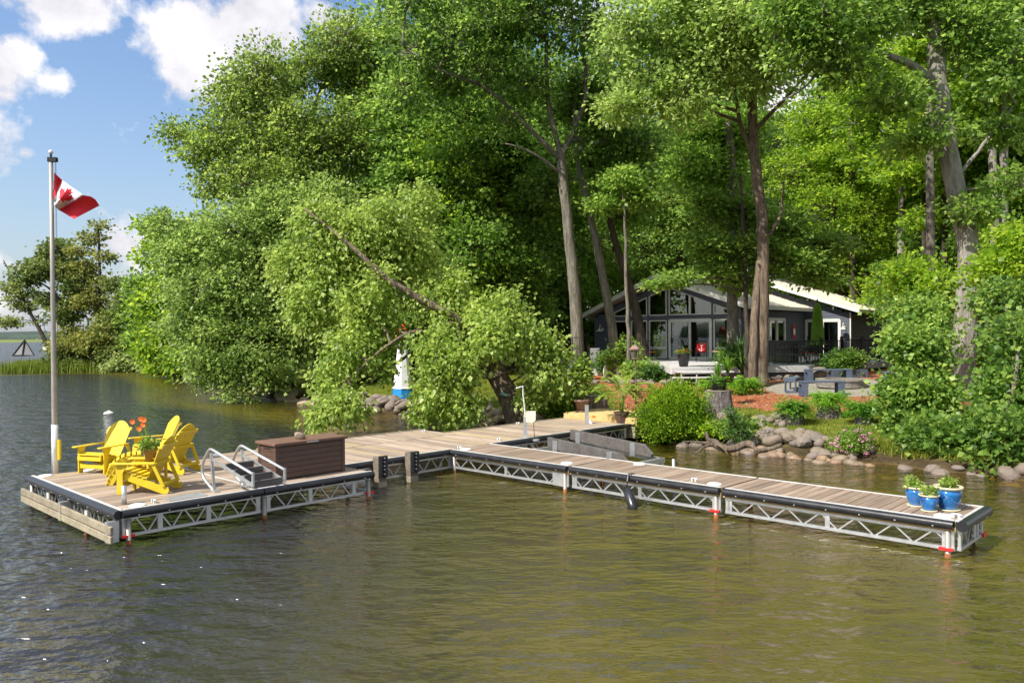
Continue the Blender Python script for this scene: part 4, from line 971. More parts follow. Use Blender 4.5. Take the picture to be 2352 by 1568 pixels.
for k in range(16):
    a = k * math.pi / 8; m2.add([(math.cos(a) * .16, -.02, math.sin(a) * .22), (math.cos(a + .2) * .17, -.02, math.sin(a + .2) * .24), (math.cos(a + .1) * .34, -.02, math.sin(a + .1) * .52), (math.cos(a + .1) * .2, -.05, math.sin(a + .1) * .3)], [(0, 1, 2), (0, 2, 3), (1, 3, 2), (0, 3, 1)])
m2.build('rays', M['redflower'], t)
o = MB().tube([(0, -.06, 0), (0, -.03, 0)], .13, 20).build('mirror_glass', M['white'], t); o.scale = (1, 1, 1.5)

# ---- cottage deck, railing, steps
DP = [(6.35, 31.7), (12.95, 32.85), (19.6, 38.6), (18.4, 44.6)] + [tuple(hw(4.03, 8.6)[:2]), tuple(hw(4.03, -.03)[:2]), tuple(hw(-4.7, -.03)[:2]), (3.3, 43.8), (6.75, 36.4)]
t = thing('cottage_deck', 'pale grey raised deck in front of the cottage, dark skirting below', 'deck', (0, 0, 0))
MB().prism(DP, HZ - .05, HZ - .004).build('deck_boards', M['ddeck'], t)
for a, b in zip(DP[:4], DP[1:4]): MB().beam((a[0], a[1] - .03, HZ - .13), (b[0], b[1] - .03, HZ - .13), .05, .25).build('fascia', M['ddeck'], t)
MB().beam((DP[0][0] - .03, DP[0][1], HZ - .13), (DP[8][0] - .03, DP[8][1], HZ - .13), .05, .25).build('fascia', M['ddeck'], t)
for a, b in zip(DP[:3], DP[1:4]): MB().beam((a[0], a[1] + .12, .9), (b[0], b[1] + .12, .9), .04, 1.05).build('skirting', M['siding'], t)
MB().beam((DP[0][0] + .12, DP[0][1] + .1, .9), (DP[8][0] + .12, DP[8][1], .9), .04, 1.05).build('skirting', M['siding'], t)
t = thing('deck_steps', 'pale grey open wooden steps up to the cottage deck', 'steps', (0, 0, 0))
sx0, sx1 = 6.45, 8.55
for (y0, y1, z) in ((31.0, 31.66, 1.50), (30.62, 30.95, 1.30)):
    MB().box(sx0 - (.25 if z < 1.4 else 0), y0, z - .045, sx1 + .1, y1, z).build('tread', M['ddeck'], t, bevel=.008)
for x in (6.6, 7.2, 7.8, 8.45):
    MB().box(x - .02, 30.7, gz(x, 30.7), x + .02, 30.78, 1.255).build('support', M['ddeck'], t); MB().box(x - .02, 31.05, gz(x, 31.1), x + .02, 31.15, 1.455).build('support', M['ddeck'], t)
# railing
t = thing('deck_railing', 'black metal railing round the right part of the cottage deck', 'railing', (0, 0, HZ))
RP = [at(1768, 838, 32.5), Vector((12.8, 32.95, 0)), Vector((19.3, 38.5, 0)), Vector((18.3, 44.2, 0))]
bal = MB().box(-.011, -.011, .10, .011, .011, .96).mesh('baluster', M['black']); post = MB().box(-.05, -.05, 0, .05, .05, 1.10).box(-.065, -.065, 1.10, .065, .065, 1.13).box(-.07, -.07, 0, .07, .07, .03).mesh('post', M['black'])
RP[0] = Vector((10.4, 32.53, 0))
for a, b in zip(RP, RP[1:]):
    a = Vector((a.x, a.y, 0)); b = Vector((b.x, b.y, 0)); L = (b - a).length; d = (b - a) / L; ang = math.atan2(d.y, d.x)
    MB().beam((a.x, a.y, 1.0), (b.x, b.y, 1.0), .055, .045).build('top_rail', M['black'], t); MB().beam((a.x, a.y, .10), (b.x, b.y, .10), .035, .03).build('bottom_rail', M['black'], t)
    n = int(L / .125)
    for i in range(1, n):
        c = a + d * (L * i / n); link('baluster', bal, t, (c.x, c.y, 0), (0, 0, ang))
    k = max(1, int(round(L / 1.8)))
    for i in range(k + 1):
        if i == 0 and a is not None and (a - Vector((10.4, 32.53, 0))).length > .1: continue
        c = a + d * (L * i / k); link('post', post, t, (c.x, c.y, 0), (0, 0, ang))
# left low deck, fence, steps there
t = thing('side_deck', 'low two level pale deck left of the cottage behind the tree trunks', 'deck', (0, 0, 0))
MB().box(1.0, 40.5, 1.15, 5.2, 46, 1.60).build('upper_level', M['ddeck'], t, bevel=.02); MB().box(1.6, 37.6, .9, 4.75, 40.48, 1.22).build('lower_level', M['ddeck'], t, bevel=.02)
t = thing('garden_fence', 'black slatted fence at the left end of the side deck', 'fence', (0, 0, 1.6))
a = Vector((1.0, 46.2, 0)); b = Vector((4.4, 47.2, 0)); d = (b - a).normalized()
MB().beam(a + Vector((0, 0, 1.25)), b + Vector((0, 0, 1.25)), .05, .08).beam(a + Vector((0, 0, .1)), b + Vector((0, 0, .1)), .05, .08).build('rail', M['black'], t)
sl = MB().box(-.035, -.012, .1, .035, .012, 1.25).mesh('slat', M['black'])
for i in range(26): c = a.lerp(b, (i + .5) / 26); link('slat', sl, t, (c.x, c.y, 0), (0, 0, math.atan2(d.y, d.x)))
for i in range(3): c = a.lerp(b, i / 2); MB().box(c.x - .06, c.y - .06, 0, c.x + .06, c.y + .06, 1.4).build('post', M['black'], t)

# ---- furniture on the deck
def outdoor_chair(name, p, rz, label, cush=None, rocker=False, group=None, style='patio'):
    t = thing(name, label, 'chair', p, rz, group); B_ = M['black']
    for x in (-.25, .25):
        MB().tube([(x, -.28, 0), (x, -.27, .62), (x, .02, .64)], .014, 6).build('front_leg', B_, t); MB().tube([(x, .30, 0), (x, .20, .42), (x, .34, .98)], .014, 6).build('back_leg', B_, t)
        MB().box(x - .03, -.28, .62, x + .03, .24, .645).build('armrest', B_, t)
    if rocker:
        for x in (-.25, .25): MB().tube(curve([(x, -.5, .10), (x, -.2, .02), (x, .2, .02), (x, .55, .12)], 4), .016, 6).build('rocker', B_, t)
        MB().add([(-.24, -.25, .42), (.24, -.25, .42), (.24, .18, .38), (-.24, .18, .38), (.24, .42, 1.08), (-.24, .42, 1.08)], [(0, 1, 2, 3), (3, 2, 4, 5)]).build('sling', B_, t)
    else:
        MB().box(-.25, -.26, .41, .25, .22, .44).build('seat', B_ if not cush else M[cush], t)
        m2 = MB()
        for i in range(7): x = -.21 + i * .07; m2.tube([(x, .22, .45), (x, .33, .95)], .008, 5)
        m2.beam((-.25, .335, .97), (.25, .335, .97), .03, .06); m2.build('back_bars', B_, t)
    return t
pc = at(1611, 812, 38.2); t = outdoor_chair('patio_chair', (pc.x, pc.y, HZ), R(-15), 'black metal chair with a red cushion by the glass door')
cu = thing('red_cushion', 'bright red square cushion with a white anchor on the black chair', 'cushion', (pc.x, pc.y, HZ), R(-15))
MB().beam((0, .13, .45), (0, .24, .86), .44, .12, (0, 1, 0)).build('cushion', M['cushion'], cu, bevel=.04)
MB().tube([(.03, .035, .82), (.0, .0, .52)], .012, 6).tube(curve([(-.13, .0, .62), (-.08, -.01, .54), (0, -.015, .51), (.08, -.01, .54), (.13, .0, .62)], 3), .012, 6).beam((-.06, .04, .77), (.1, .04, .77), .02, .02).build('anchor', M['white'], cu)
pc = at(1492, 812, 40.5); t = outdoor_chair('patio_chair', (pc.x, pc.y, HZ), R(10), 'black metal chair with an orange cushion half hidden by the shrubs', 'orange')
pc = at(1362, 850, 39.0); t = outdoor_chair('rocking_chair', (pc.x, pc.y, 1.22), R(-20), 'black sling rocking chair on the low side deck between the trunks', rocker=True)
pc = at(1652, 815, 36.8); t = thing('side_table', 'small wooden side table beside the red cushioned chair', 'table', (pc.x, pc.y, HZ))
MB().lathe([(.32, .50), (.33, .53)], 20).build('tabletop', M['fascia'], t); MB().tube([(0, 0, 0), (0, 0, .5)], .03, 8).lathe([(.2, 0), (.18, .03)], 14).build('pedestal', M['white'], t)
# big black planter with red flowers
pc = at(1570, 838, 32.6); t = thing('tall_planter', 'tall tapered black planter with red flowers beside the deck steps', 'planter', (pc.x, pc.y, HZ))
MB().lathe([(.17, 0), (.27, .54), (.275, .56), (.24, .55)], 20).build('planter', M['black'], t, True)
foliage(t, (0, 0, 0), [(0, 0, .60, .26, .26, .10)], 40, 8, .07, M['leaf_mid'], 8, spread=.07, shell=.2, name='leaves', twigs=False, outer=.2)
foliage(t, (0, 0, 0), [(0, 0, .66, .25, .25, .07)], 14, 9, .05, M['redflower'], 9, spread=.045, shell=.4, name='blossoms', twigs=False, outer=.2)
m2 = MB()
for i in range(11): a = random.uniform(0, 6.28); m2.tube([(0, 0, .5), (.12 * math.cos(a), .12 * math.sin(a), .85), (.33 * math.cos(a), .2 * math.sin(a), 1.1 + random.random() * .2)], [.008, .006, .002], 4)
m2.build('spikes', M['leaf_dkfern'], t)
# umbrella
pc = at(1878, 830, 36.5); t = thing('patio_umbrella', 'closed lime green umbrella standing among the patio chairs', 'umbrella', (pc.x, pc.y, HZ))
m2 = MB(); n = 28; prof = [(.34, .78), (.24, 1.0), (.22, 1.5), (.19, 2.0), (.15, 2.3), (.17, 2.34), (.10, 2.6), (.03, 2.72)]
vs = []; fs = []
for r_, z in prof:
    for k in range(n): t_ = 2 * math.pi * k / n; rr_ = r_ * (1 + .22 * (1 if k % 2 else -1)); vs.append((rr_ * math.cos(t_), rr_ * math.sin(t_), z))
for i in range(len(prof) - 1):
    for k in range(n): fs.append((i * n + k, i * n + (k + 1) % n, (i + 1) * n + (k + 1) % n, (i + 1) * n + k))
m2.add(vs, fs).build('canopy', M['lime'], t); MB().tube([(0, 0, 0), (0, 0, 2.78)], .022, 8).lathe([(0, 2.76), (.04, 2.80), (.03, 2.86), (0, 2.88)], 10).build('pole', M['black'], t); MB().lathe([(.30, 0), (.28, .06), (.05, .10)], 20).build('base', M['black'], t)
MB().lathe([(.235, 1.55), (.235, 1.60)], 20).build('tie_band', M['lime'], t)
pc = at(1835, 832, 35.0); t = thing('patio_table', 'round black patio table behind the railing', 'table', (pc.x, pc.y, HZ))
MB().lathe([(.72, .70), (.74, .73), (.70, .74)], 32).build('tabletop', M['black'], t)
for k in range(4): a = k * R(90) + .4; MB().tube([(.55 * math.cos(a), .55 * math.sin(a), 0), (.25 * math.cos(a), .25 * math.sin(a), .4), (.5 * math.cos(a), .5 * math.sin(a), .7)], .02, 6).build('leg', M['black'], t)
for i, (px, Y, rz, lb, cs) in enumerate(((1800, 34.3, -60, 'leftmost of the black patio chairs at the round table', 'green'), (1826, 33.9, 160, 'black patio chair with its back to the railing, near the table front', 'green'), (1872, 34.4, 120, 'black patio chair at the right of the round table', 'green'), (1858, 36.4, 20, 'black patio chair behind the table with a red cushion', 'cushion'), (1905, 36.5, 70, 'rightmost black patio chair past the umbrella', 'green'))):
    pc = at(px, 830, Y); outdoor_chair('patio_chair', (pc.x, pc.y, HZ), R(rz), lb, cs, group='patio chairs round the table')
pc = at(1792, 825, 36.5); t = thing('barbecue', 'dark covered barbecue by the cottage side door', 'barbecue', (pc.x, pc.y, HZ), HR)
MB().prism([(-.75, 0), (.75, 0), (.72, .85), (.5, 1.0), (-.5, 1.0), (-.72, .85)], -.3, .3, 'y').build('cover', M['black'], t, bevel=.04); MB().box(-.7, -.34, .84, .7, -.31, .87).build('hem', M['rubber'], t)

# ================================================================ GARDEN
# benches and fire pit
def bench(x, y, rz, L, label):
    z = gz(x, y); t = thing('garden_bench', label, 'bench', (x, y, z), rz, 'blue grey benches round the fire pit')
    MB().box(-L / 2, -.20, .45, L / 2, .20, .50).build('seat', M['slate'], t, bevel=.008)
    for s in (-1, 1):
        x1 = s * (L / 2 - .12)
        MB().box(x1 - .11, -.19, 0, x1 + .11, -.155, .45).build('leg', M['slate'], t); MB().box(x1 - .11, .155, 0, x1 + .11, .19, .45).build('leg', M['slate'], t); MB().box(x1 - .11, -.155, .38, x1 + .11, .155, .45).build('cross_piece', M['slate'], t); MB().box(x1 - .10, -.155, 0, x1 + .10, .155, .05).build('cross_piece', M['slate'], t)
bench(10.45, 26.9, R(-3), 1.45, 'nearest blue grey bench, in front of the stone fire pit')
bench(10.15, 28.8, R(62), 1.3, 'blue grey bench at the left side of the fire pit')
bench(12.3, 31.0, R(0), 1.75, 'furthest blue grey bench, behind the fire pit')
bench(13.9, 28.6, R(-75), 1.3, 'blue grey bench at the right, half hidden by the leafy bush')
fx, fy = 11.95, 28.9; z = gz(fx, fy); t = thing('fire_pit', 'round fire pit of grey paving blocks between the benches', 'fire pit', (fx, fy, z))
nb = 22; blk = {}
for row in range(3):
    r0, r1 = (.62, .86) if row < 2 else (.58, .90); z0 = row * .115; z1 = z0 + (.108 if row < 2 else .06); w = 2 * math.pi / nb * .97
    me_ = MB().add([(r0 * math.cos(a), r0 * math.sin(a), zz_) for zz_ in (z0, z1) for a in (-w / 2, w / 2)] + [(r1 * math.cos(a), r1 * math.sin(a), zz_) for zz_ in (z0, z1) for a in (-w / 2, w / 2)],
                   [(0, 2, 3, 1), (4, 5, 7, 6), (0, 4, 6, 2), (1, 3, 7, 5), (2, 6, 7, 3), (0, 1, 5, 4)]).mesh('block', M['greyblock'])
    for k in range(nb): link('block', me_, t, (0, 0, 0), (0, 0, 2 * math.pi * (k + .5 * (row % 2)) / nb))
MB().lathe([(.60, .0), (.60, .12), (.1, .14)], 20).build('ash_bed', M['darkin'], t)

# rocks
_rocks = []
def rockmesh(seed, mat, angular=False):
    import bmesh
    b = bmesh.new(); bmesh.ops.create_icosphere(b, subdivisions=2, radius=1); r_ = random.Random(seed); o = Vector((r_.uniform(0, 50), r_.uniform(0, 50), r_.uniform(0, 50)))
    from mathutils import noise as mn_
    for v in b.verts:
        k = 1 + .24 * mn_.noise(v.co * 1.1 + o) + .08 * mn_.noise(v.co * 3 + o)
        if angular:
            k += .28 * abs(mn_.noise(v.co * 1.7 + o))
        v.co *= k; v.co.z *= .70; v.co.x *= 1.12
    me_ = bpy.data.meshes.new('rock'); b.to_mesh(me_); b.free(); me_.materials.append(mat)
    if angular: me_.shade_flat()
    else: me_.shade_smooth()
    return me_
RM = {k: [rockmesh(i + 10 * j, M[k], k == 'tanrock' or (k != 'wetrock' and i % 2 == 0)) for i in range(6)] for j, k in enumerate(('rock', 'wetrock', 'darkrock', 'tanrock'))}
def rock(x, y, z, s, kind, label, group, rnd=random):
    o = link('rock', rnd.choice(RM[kind]), None, (x, y, z), (rnd.uniform(-.5, .5), rnd.uniform(-.5, .5), rnd.uniform(0, 6.28)))
    o.scale = (s * rnd.uniform(.85, 1.2), s * rnd.uniform(.8, 1.1), s * rnd.uniform(.8, 1.1)); return prop(o, label, 'rock', group)
rr = random.Random(4)
def along(a, b, n, off, zf, smin, smax, kind, label, group, jitter=.25):
    for i in range(n):
        f = (i + rr.random()) / n; p = Vector(a).lerp(Vector(b), f); k = rr.uniform(-jitter, jitter); o_ = rr.choice(off)
        x = p.x + o_[0] + k; y = p.y + o_[1] + rr.uniform(-jitter, jitter); s = rr.uniform(smin, smax)
        rock(x, y, max(gz(x, y), -.25) + zf * s, s, kind, label, group, rr)
LR = 'grey rounded boulder in the low bank below the ferns on stumps'
along((5.3, 21.0), (8.0, 18.3), 46, [(0, 0), (.2, .25), (.35, .5)], .42, .10, .20, 'rock', LR, 'grey boulders of the bank below the ferns')
along((5.9, 20.3), (7.4, 18.9), 12, [(.3, .5), (.45, .7)], .6, .12, .20, 'rock', 'grey boulder stacked on top of the bank below the ferns', 'boulders stacked along the top of the bank', .2)
along((4.9, 20.9), (8.2, 17.8), 44, [(-.15, -.15), (-.05, -.05)], .15, .10, .20, 'wetrock', 'wet amber boulder at the waterline below the ferns', 'wet boulders at the waterline', .15)
along((8.6, 17.3), (13.5, 13.5), 26, [(0, 0), (.1, .1)], .0, .11, .24, 'darkrock', 'dark boulder at the water edge under the leafy bank on the right', 'dark boulders under the right bank')
along((2.9, 23.2), (4.9, 21.0), 10, [(0, 0)], .2, .15, .28, 'darkrock', 'dark brown rock at the foot of the round cedar', 'rocks below the cedar')
along((-2.2, 28.2), (.2, 24.6), 50, [(0, 0), (.4, .3), (.75, .6), (1.0, .8)], .45, .12, .27, 'tanrock', 'tan split stone in the pile at the foot of the leaning tree', 'tan stones by the leaning tree', .35)
along((-7.0, 33.6), (-1.8, 28.0), 78, [(0, 0), (.2, .3), (.4, .6)], .45, .14, .30, 'darkrock', 'brown boulder of the shaded shore wall behind the hanging branches', 'brown boulders of the far shore wall')
along((-11.5, 38.2), (-7, 33.6), 34, [(0, 0), (.3, .3)], .4, .15, .32, 'tanrock', 'pale stone at the far left end of the shore wall', 'pale stones at the left of the shore wall')
along((9.7, 31.95), (13.5, 32.6), 20, [(0, 0), (0, -.3)], .4, .11, .20, 'rock', 'small rock in the edging along the skirting of the cottage deck', 'edging rocks below the deck')
along((3.2, 34.5), (6.4, 32), 26, [(0, 0), (.2, .3)], .4, .10, .22, 'darkrock', 'garden rock in the shade left of the deck steps', 'garden rocks left of the steps')
p = G(1718, 968, .55)
along((p.x - .9, p.y + .3), (p.x + 1.3, p.y + .1), 30, [(0, 0), (.1, -.35), (.1, .35)], .35, .09, .19, 'rock', 'pale flat stone of the little path beside the tall stump', 'flat stones beside the stump', .2)
p = G(1665, 975, .5); rock(p.x, p.y, p.z + .15, .34, 'rock', 'pointed tan boulder at the foot of the tall stump', None)
p = uvw(3.30, .62, ZD + .655); rock(p.x, p.y, p.z + .045, .10, 'tanrock', 'single tan rock sitting on the lid of the brown box', None)
p = at(1878, 868, 31.5); rock(p.x, p.y, gz(p.x, p.y) + .25, .36, 'rock', 'largest round boulder at the corner below the cottage deck', None)
# loose submerged stones are one mass
rg = np.random.default_rng(9); Vs = []; Ts = []; ico = RM['wetrock'][0]; iv = np.array([v.co[:] for v in ico.vertices]); it = np.array([p_.vertices[:] for p_ in ico.polygons])
cnt = 0
while cnt < 380:
    i = rg.integers(5, 19); a = SH[i]; b = SH[i + 1]; f = rg.random(); q_ = a * (1 - f) + b * f + np.array([-rg.random() * 1.6, -rg.random() * 1.6]); s = rg.uniform(.05, .16)
    z = gz(q_[0], q_[1])
    if z > -.02: cnt += .2; continue
    Vs.append(iv * np.array([s, s, s * .7]) + np.array([q_[0], q_[1], z])); Ts.append(it + len(Ts) * len(iv)); cnt += 1
prop(link('submerged_stones', tri_mesh('stones', np.concatenate(Vs), np.concatenate(Ts), M['wetrock'])), 'small amber stones lying on the shallow lake bed', kind='stuff')
# driftwood
pa, pb = G(1640, 1030, .25), G(1745, 1034, .3); t = thing('driftwood', 'dark twisted driftwood root lying across the rock bank', 'driftwood', pa)
MB().tube(curve([(-.2, .1, .35), (0, 0, .12), (.35, -.1, .0), (.8, -.05, .12), pb - pa, pb - pa + Vector((.5, .0, .12))], 4, .03, 2), [.05] * 4 + [.09] * 10 + [.05] * 7, 9).build('trunk', M['bark_b'], t, True)
for (x, y, z) in ((-.5, -.2, -.1), (-.7, .2, .15), (.2, -.5, -.05)): MB().tube(curve([(.05, 0, .1), (x * .5, y * .5, .1 + z * .3), (x, y, z)], 4, .02), [.05, .045, .04, .035, .03, .025, .02, .015, .01], 7).build('root', M['bark_b'], t, True)
# sawn stumps
def stump(p, r_, h, label, group=None, taper=.85, name='stump', mat='stumpbark'):
    t = thing(name, label, 'stump', p, random.uniform(0, 6), group); n = 22; vs = []; fs = []
    lv = [0, .12, .4, .75, 1]
    for j, f in enumerate(lv):
        for k in range(n):
            a = 2 * math.pi * k / n; q_ = r_ * (1 + (1 / taper - 1) * (1 - f) ** 1.6) * (1 + .05 * math.sin(a * 5 + r_ * 40) + .03 * math.sin(a * 9)); vs.append((q_ * math.cos(a), q_ * math.sin(a), h * f - (.1 if j == 0 else 0)))
    for j in range(len(lv) - 1):
        for k in range(n): fs.append((j * n + k, j * n + (k + 1) % n, (j + 1) * n + (k + 1) % n, (j + 1) * n + k))
    MB().add(vs, fs).build('bark', M[mat], t, True); MB().lathe([(r_ * .99, h - .01), (r_ * .96, h + .004)], n).build('cut_face', M['oldwood'], t); return t
def fronds(parent, z, n, L, mat, seed, width=.09, name='fronds', rise=.7, leaflets=9, spreadmin=.3, ll=.16, c=(0, 0)):
    """arching fronds with leaflets on both sides"""
    r_ = np.random.default_rng(seed); C = []; D = []; S = []
    for i in range(n):
        a = r_.uniform(0, 2 * math.pi); l = L * r_.uniform(.7, 1.1); up = rise * r_.uniform(.5, 1.25); el = r_.uniform(.4, 1.3)
        for k in range(leaflets):
            f = (k + .6) / leaflets; h = l * f; x = h * math.cos(el * (1 - .75 * f)); zz_ = h * math.sin(el) * up * 1.1 - l * .62 * f * f * (1.35 - el * .6)
            pos = np.array([c[0] + x * math.cos(a), c[1] + x * math.sin(a), z + zz_]); t_ = np.array([math.cos(a), math.sin(a), .2 - f]); sd_ = np.array([-math.sin(a), math.cos(a), -.15])
            for s in (-1, 1):
                C.append(pos); D.append(sd_ * s + t_ * .6); S.append(ll * (1.15 - f * .6) * (L / .6) ** .5)
    V_, T_ = leaf_arrays(np.array(C), np.array(D), np.array(S), .20, .85, .05, rng=r_)
    return link(name, tri_mesh(name, V_, T_, M[mat]), parent)
FN = [((1825, 977, .45), 'leftmost of the three bushy ferns on sawn stumps', .25, .24, 1), ((1905, 970, .45), 'middle and tallest of the three ferns on sawn stumps', .33, .34, 2), ((1985, 982, .45), 'rightmost of the three ferns on sawn stumps', .24, .22, 3)]
for (q_, lab, r_, h, sd_) in FN:
    p = G(*q_); p.z = gz(p.x, p.y)
    stump(p, r_ * .9, h, lab.replace('ferns', 'stumps carrying ferns').replace('bushy ', '').replace(' on sawn stumps', '') + ', by the lawn edge', 'sawn stumps under the ferns')
    f = thing('fern', lab, 'fern', (p.x, p.y, p.z + h), 0, 'ferns on stumps'); MB().lathe([(r_ * .6, -.0), (r_ * .75, .16)], 16).build('pot', M['black'], f)
    fronds(f, .12, 210, .62, 'leaf_fern', sd_, leaflets=10, ll=.12, rise=.85)
p = G(1650, 962, .55); p.z = gz(p.x, p.y); ST1 = stump(p, .36, .98, 'tallest weathered stump, beside the round cedar, carrying a black pot', None, .66)
t = thing('potted_plant', 'black pot of spiky green leaves on the tallest stump', 'potted plant', (p.x, p.y, p.z + .98)); MB().lathe([(.20, 0), (.27, .30), (.275, .32), (.24, .30)], 18).build('pot', M['black'], t, True)
fronds(t, .28, 90, .42, 'leaf_fern', 21, leaflets=6, ll=.13)
m2V = np.random.default_rng(5)
def spikes(parent, z, n, L, w, mat, seed, name='leaves', lean=.5, c=(0, 0)):
    r_ = np.random.default_rng(seed); V_ = []; T_ = []
    for i in range(n):
        a = r_.uniform(0, 6.28); l = L * r_.uniform(.6, 1.1); e = r_.uniform(.1, lean); d = np.array([math.cos(a), math.sin(a), 0]); s = np.array([-math.sin(a), math.cos(a), 0]) * w / 2
        pts = [np.array([c[0], c[1], z]) + d * l * e * f ** 1.6 + np.array([0, 0, l * (f - .35 * e * f * f * 1.6)]) for f in (0, .35, .7, 1)]
        b = len(V_); 
        for q_, k in zip(pts, (1, 1, .8, 0)): V_ += [q_ - s * k, q_ + s * k]
        for j in range(3): T_ += [(b + 2 * j, b + 2 * j + 1, b + 2 * j + 3), (b + 2 * j, b + 2 * j + 3, b + 2 * j + 2)]
    return link(name, tri_mesh(name, np.array(V_), np.array(T_), M[mat]), parent)
spikes(t, .3, 60, .6, .03, 'leaf_fern', 3, lean=.6)
def potplant(px, py, zg, label, pot, r_, h, kind, seed, cat='potted plant', name='potted_plant', L=.6, n=90, at_z=None, mat='leaf_fern', group=None):
    p = G(px, py, zg); z = gz(p.x, p.y) if at_z is None else at_z; t = thing(name, label, cat, (p.x, p.y, z), 0, group)
    MB().lathe([(r_ * .75, 0), (r_ * .95, h * .85), (r_ * 1.05, h * .87), (r_ * 1.05, h), (r_ * .9, h * .97)], 20).build('pot', M[pot], t, True)
    if kind == 'fern': fronds(t, h * .95, n, L, mat, seed)
    if kind == 'spike': spikes(t, h * .9, n, L, .035, mat, seed, lean=1.0)
    if kind == 'bush': foliage(t, (0, 0, 0), [(0, 0, h + L * .4, L * .5, L * .5, L * .45)], n, 9, .11, M[mat], seed, spread=.1, shell=.3, name='leaves', twigs=False)
    return t
potplant(1705, 905, .8, 'low brown pot with a mound of hanging fern at the big trunk', 'terra', .30, .26, 'fern', 31, L=.8, n=170)
potplant(1628, 900, .8, 'leafy hosta-like plant left of the potted fern', 'black', .2, .2, 'fern', 32, L=.62, n=90)
p = G(1672, 900, .8); stump(Vector((p.x, p.y + 1.2, gz(p.x, p.y + 1))), .22, .55, 'slim stump behind the tall one, holding a black pot')
potplant(1672, 880, 1.35, 'black pot with fan leaves on the slim stump', 'black', .22, .28, 'spike', 33, L=.75, n=60, at_z=1.38)
potplant(1660, 868, 1.0, 'tall feathery grass plant between the steps and the trunks', 'black', .2, .3, 'spike', 34, L=1.25, n=110)
for k, (px, Y, L, s_) in enumerate(((1680, 32.5, 1.7, 35), (1705, 32.2, 1.9, 36), (1728, 32.8, 1.5, 37))):
    p = at(px, 840, Y); t = thing('yucca', ('leftmost', 'tallest', 'rightmost')[k] + ' dark spiky yucca behind the fern pots beside the deck', 'yucca', (p.x, p.y, gz(p.x, p.y)), 0, 'dark yuccas at the deck')
    spikes(t, .25, 130, L, .05, 'leaf_dkfern', s_, lean=1.25); MB().tube([(0, 0, 0), (0, 0, .5)], .05, 7).build('stem', M['bark_d'], t); spikes(t, .6, 80, L * .8, .05, 'leaf_dkfern', s_ + 9, lean=1.8, name='upper_leaves')
# clipped hedge planters by the deck corner
for (px, Y, w, lab) in ((1915, 32.2, .62, 'dark leafy shrub in front of the deck corner post'), (1945, 31.9, .85, 'box shaped hedge below the railing, right of the deck corner')):
    p = at(px, 850, Y); t = thing('hedge', lab, 'hedge', (p.x, p.y, gz(p.x, p.y))); foliage(t, (0, 0, 0), [(0, 0, .55, w * .8, .5, .48), (.25, 0, .75, w * .6, .4, .3)], 220, 10, .10, M['leaf_dkfern' if w < .7 else 'leaf_mid'], int(px), spread=.12, shell=.55, name='leaves', twigs=False)
    MB().box(-w * .8, -.4, -.1, w * .8, .4, .35).build('planter_box', M['siding'], t)
# shrubs left of steps in front of the glazing
SHR = [(1470, 850, 34.5, .8, .75, 'leaf_mid', 'bright leafy shrub between the slim trunk and the deck steps'), (1500, 845, 33.8, .62, .55, 'leaf_dkfern', 'dark round shrub just left of the deck steps'), (1435, 820, 37.0, .9, 1.5, 'leaf_mid', 'tall loose shrub against the glazing behind the slim trunk'), (1400, 835, 37.6, .7, 1.0, 'leaf_dkfern', 'dark shrub between the two left trunks'),
       (1345, 925, 25.6, .5, .9, 'leaf_lean', 'yellow green bush behind the terracotta pot'), (1290, 950, 25.3, .75, .75, 'leaf_cedar', 'dense low shrub at the back edge of the walkway'), (1240, 935, 26.2, .7, .8, 'leaf_lean', 'light shrub by the dolphin statue'), (1265, 915, 27.0, .8, .9, 'leaf_olive', 'pinkish yellow shrub behind the leaning trunk'),
       (1690, 1000, 21.0, .62, .35, 'leaf_lean', 'low pale green ground plant above the driftwood'), (1655, 1010, 21.2, .5, .3, 'leaf_cedar', 'small yellow green shrub at the foot of the stump')]
for i, (px, py, Y, r_, h, mt, lab) in enumerate(SHR):
    p = at(px, py, Y); t = thing('shrub', lab, 'shrub', (p.x, p.y, gz(p.x, p.y))); foliage(t, (0, 0, 0), [(0, 0, h * .6, r_, r_ * .8, h * .62), (r_ * .4, 0, h * .4, r_ * .6, r_ * .6, h * .5), (-r_ * .4, .1, h * .45, r_ * .6, r_ * .6, h * .5)], int(170 * r_ + 60 * h), 11, .11, M[mt], 50 + i, spread=.15, shell=.35, name='leaves', bark=M['bark_d'], twr=.008)
p = G(1700, 1000, .4); t = thing('shrub', 'airy blue green rue-like bush standing in front of the flat stones', 'shrub', (p.x, p.y, gz(p.x, p.y)))
foliage(t, (0, 0, 0), [(0, 0, .55, .42, .4, .5), (-.2, 0, .9, .22, .2, .4)], 110, 14, .05, M['leaf_dkfern'], 77, spread=.11, shell=.2, name='leaves', bark=M['bark_d'], twr=.006)
# round cedar
p = at(1545, 1003, 21.9); t = thing('cedar_bush', 'big rounded yellow green cedar at the shore end of the walkway', 'bush', (p.x, p.y, gz(p.x, p.y + .5)))
foliage(t, (0, 0, 0), [(0, 0, .70, .82, .78, .70), (-.30, -.1, .50, .60, .55, .52), (.42, -.1, .42, .52, .5, .48), (.12, -.15, .95, .5, .5, .42)], 2600, 15, .055, M['leaf_cedar'], 91, spread=.12, flat=1.1, droop=-.35, shell=.72, up=.35, W=.30, name='foliage', bark=M['bark_d'], outer=1.2, twr=.01)
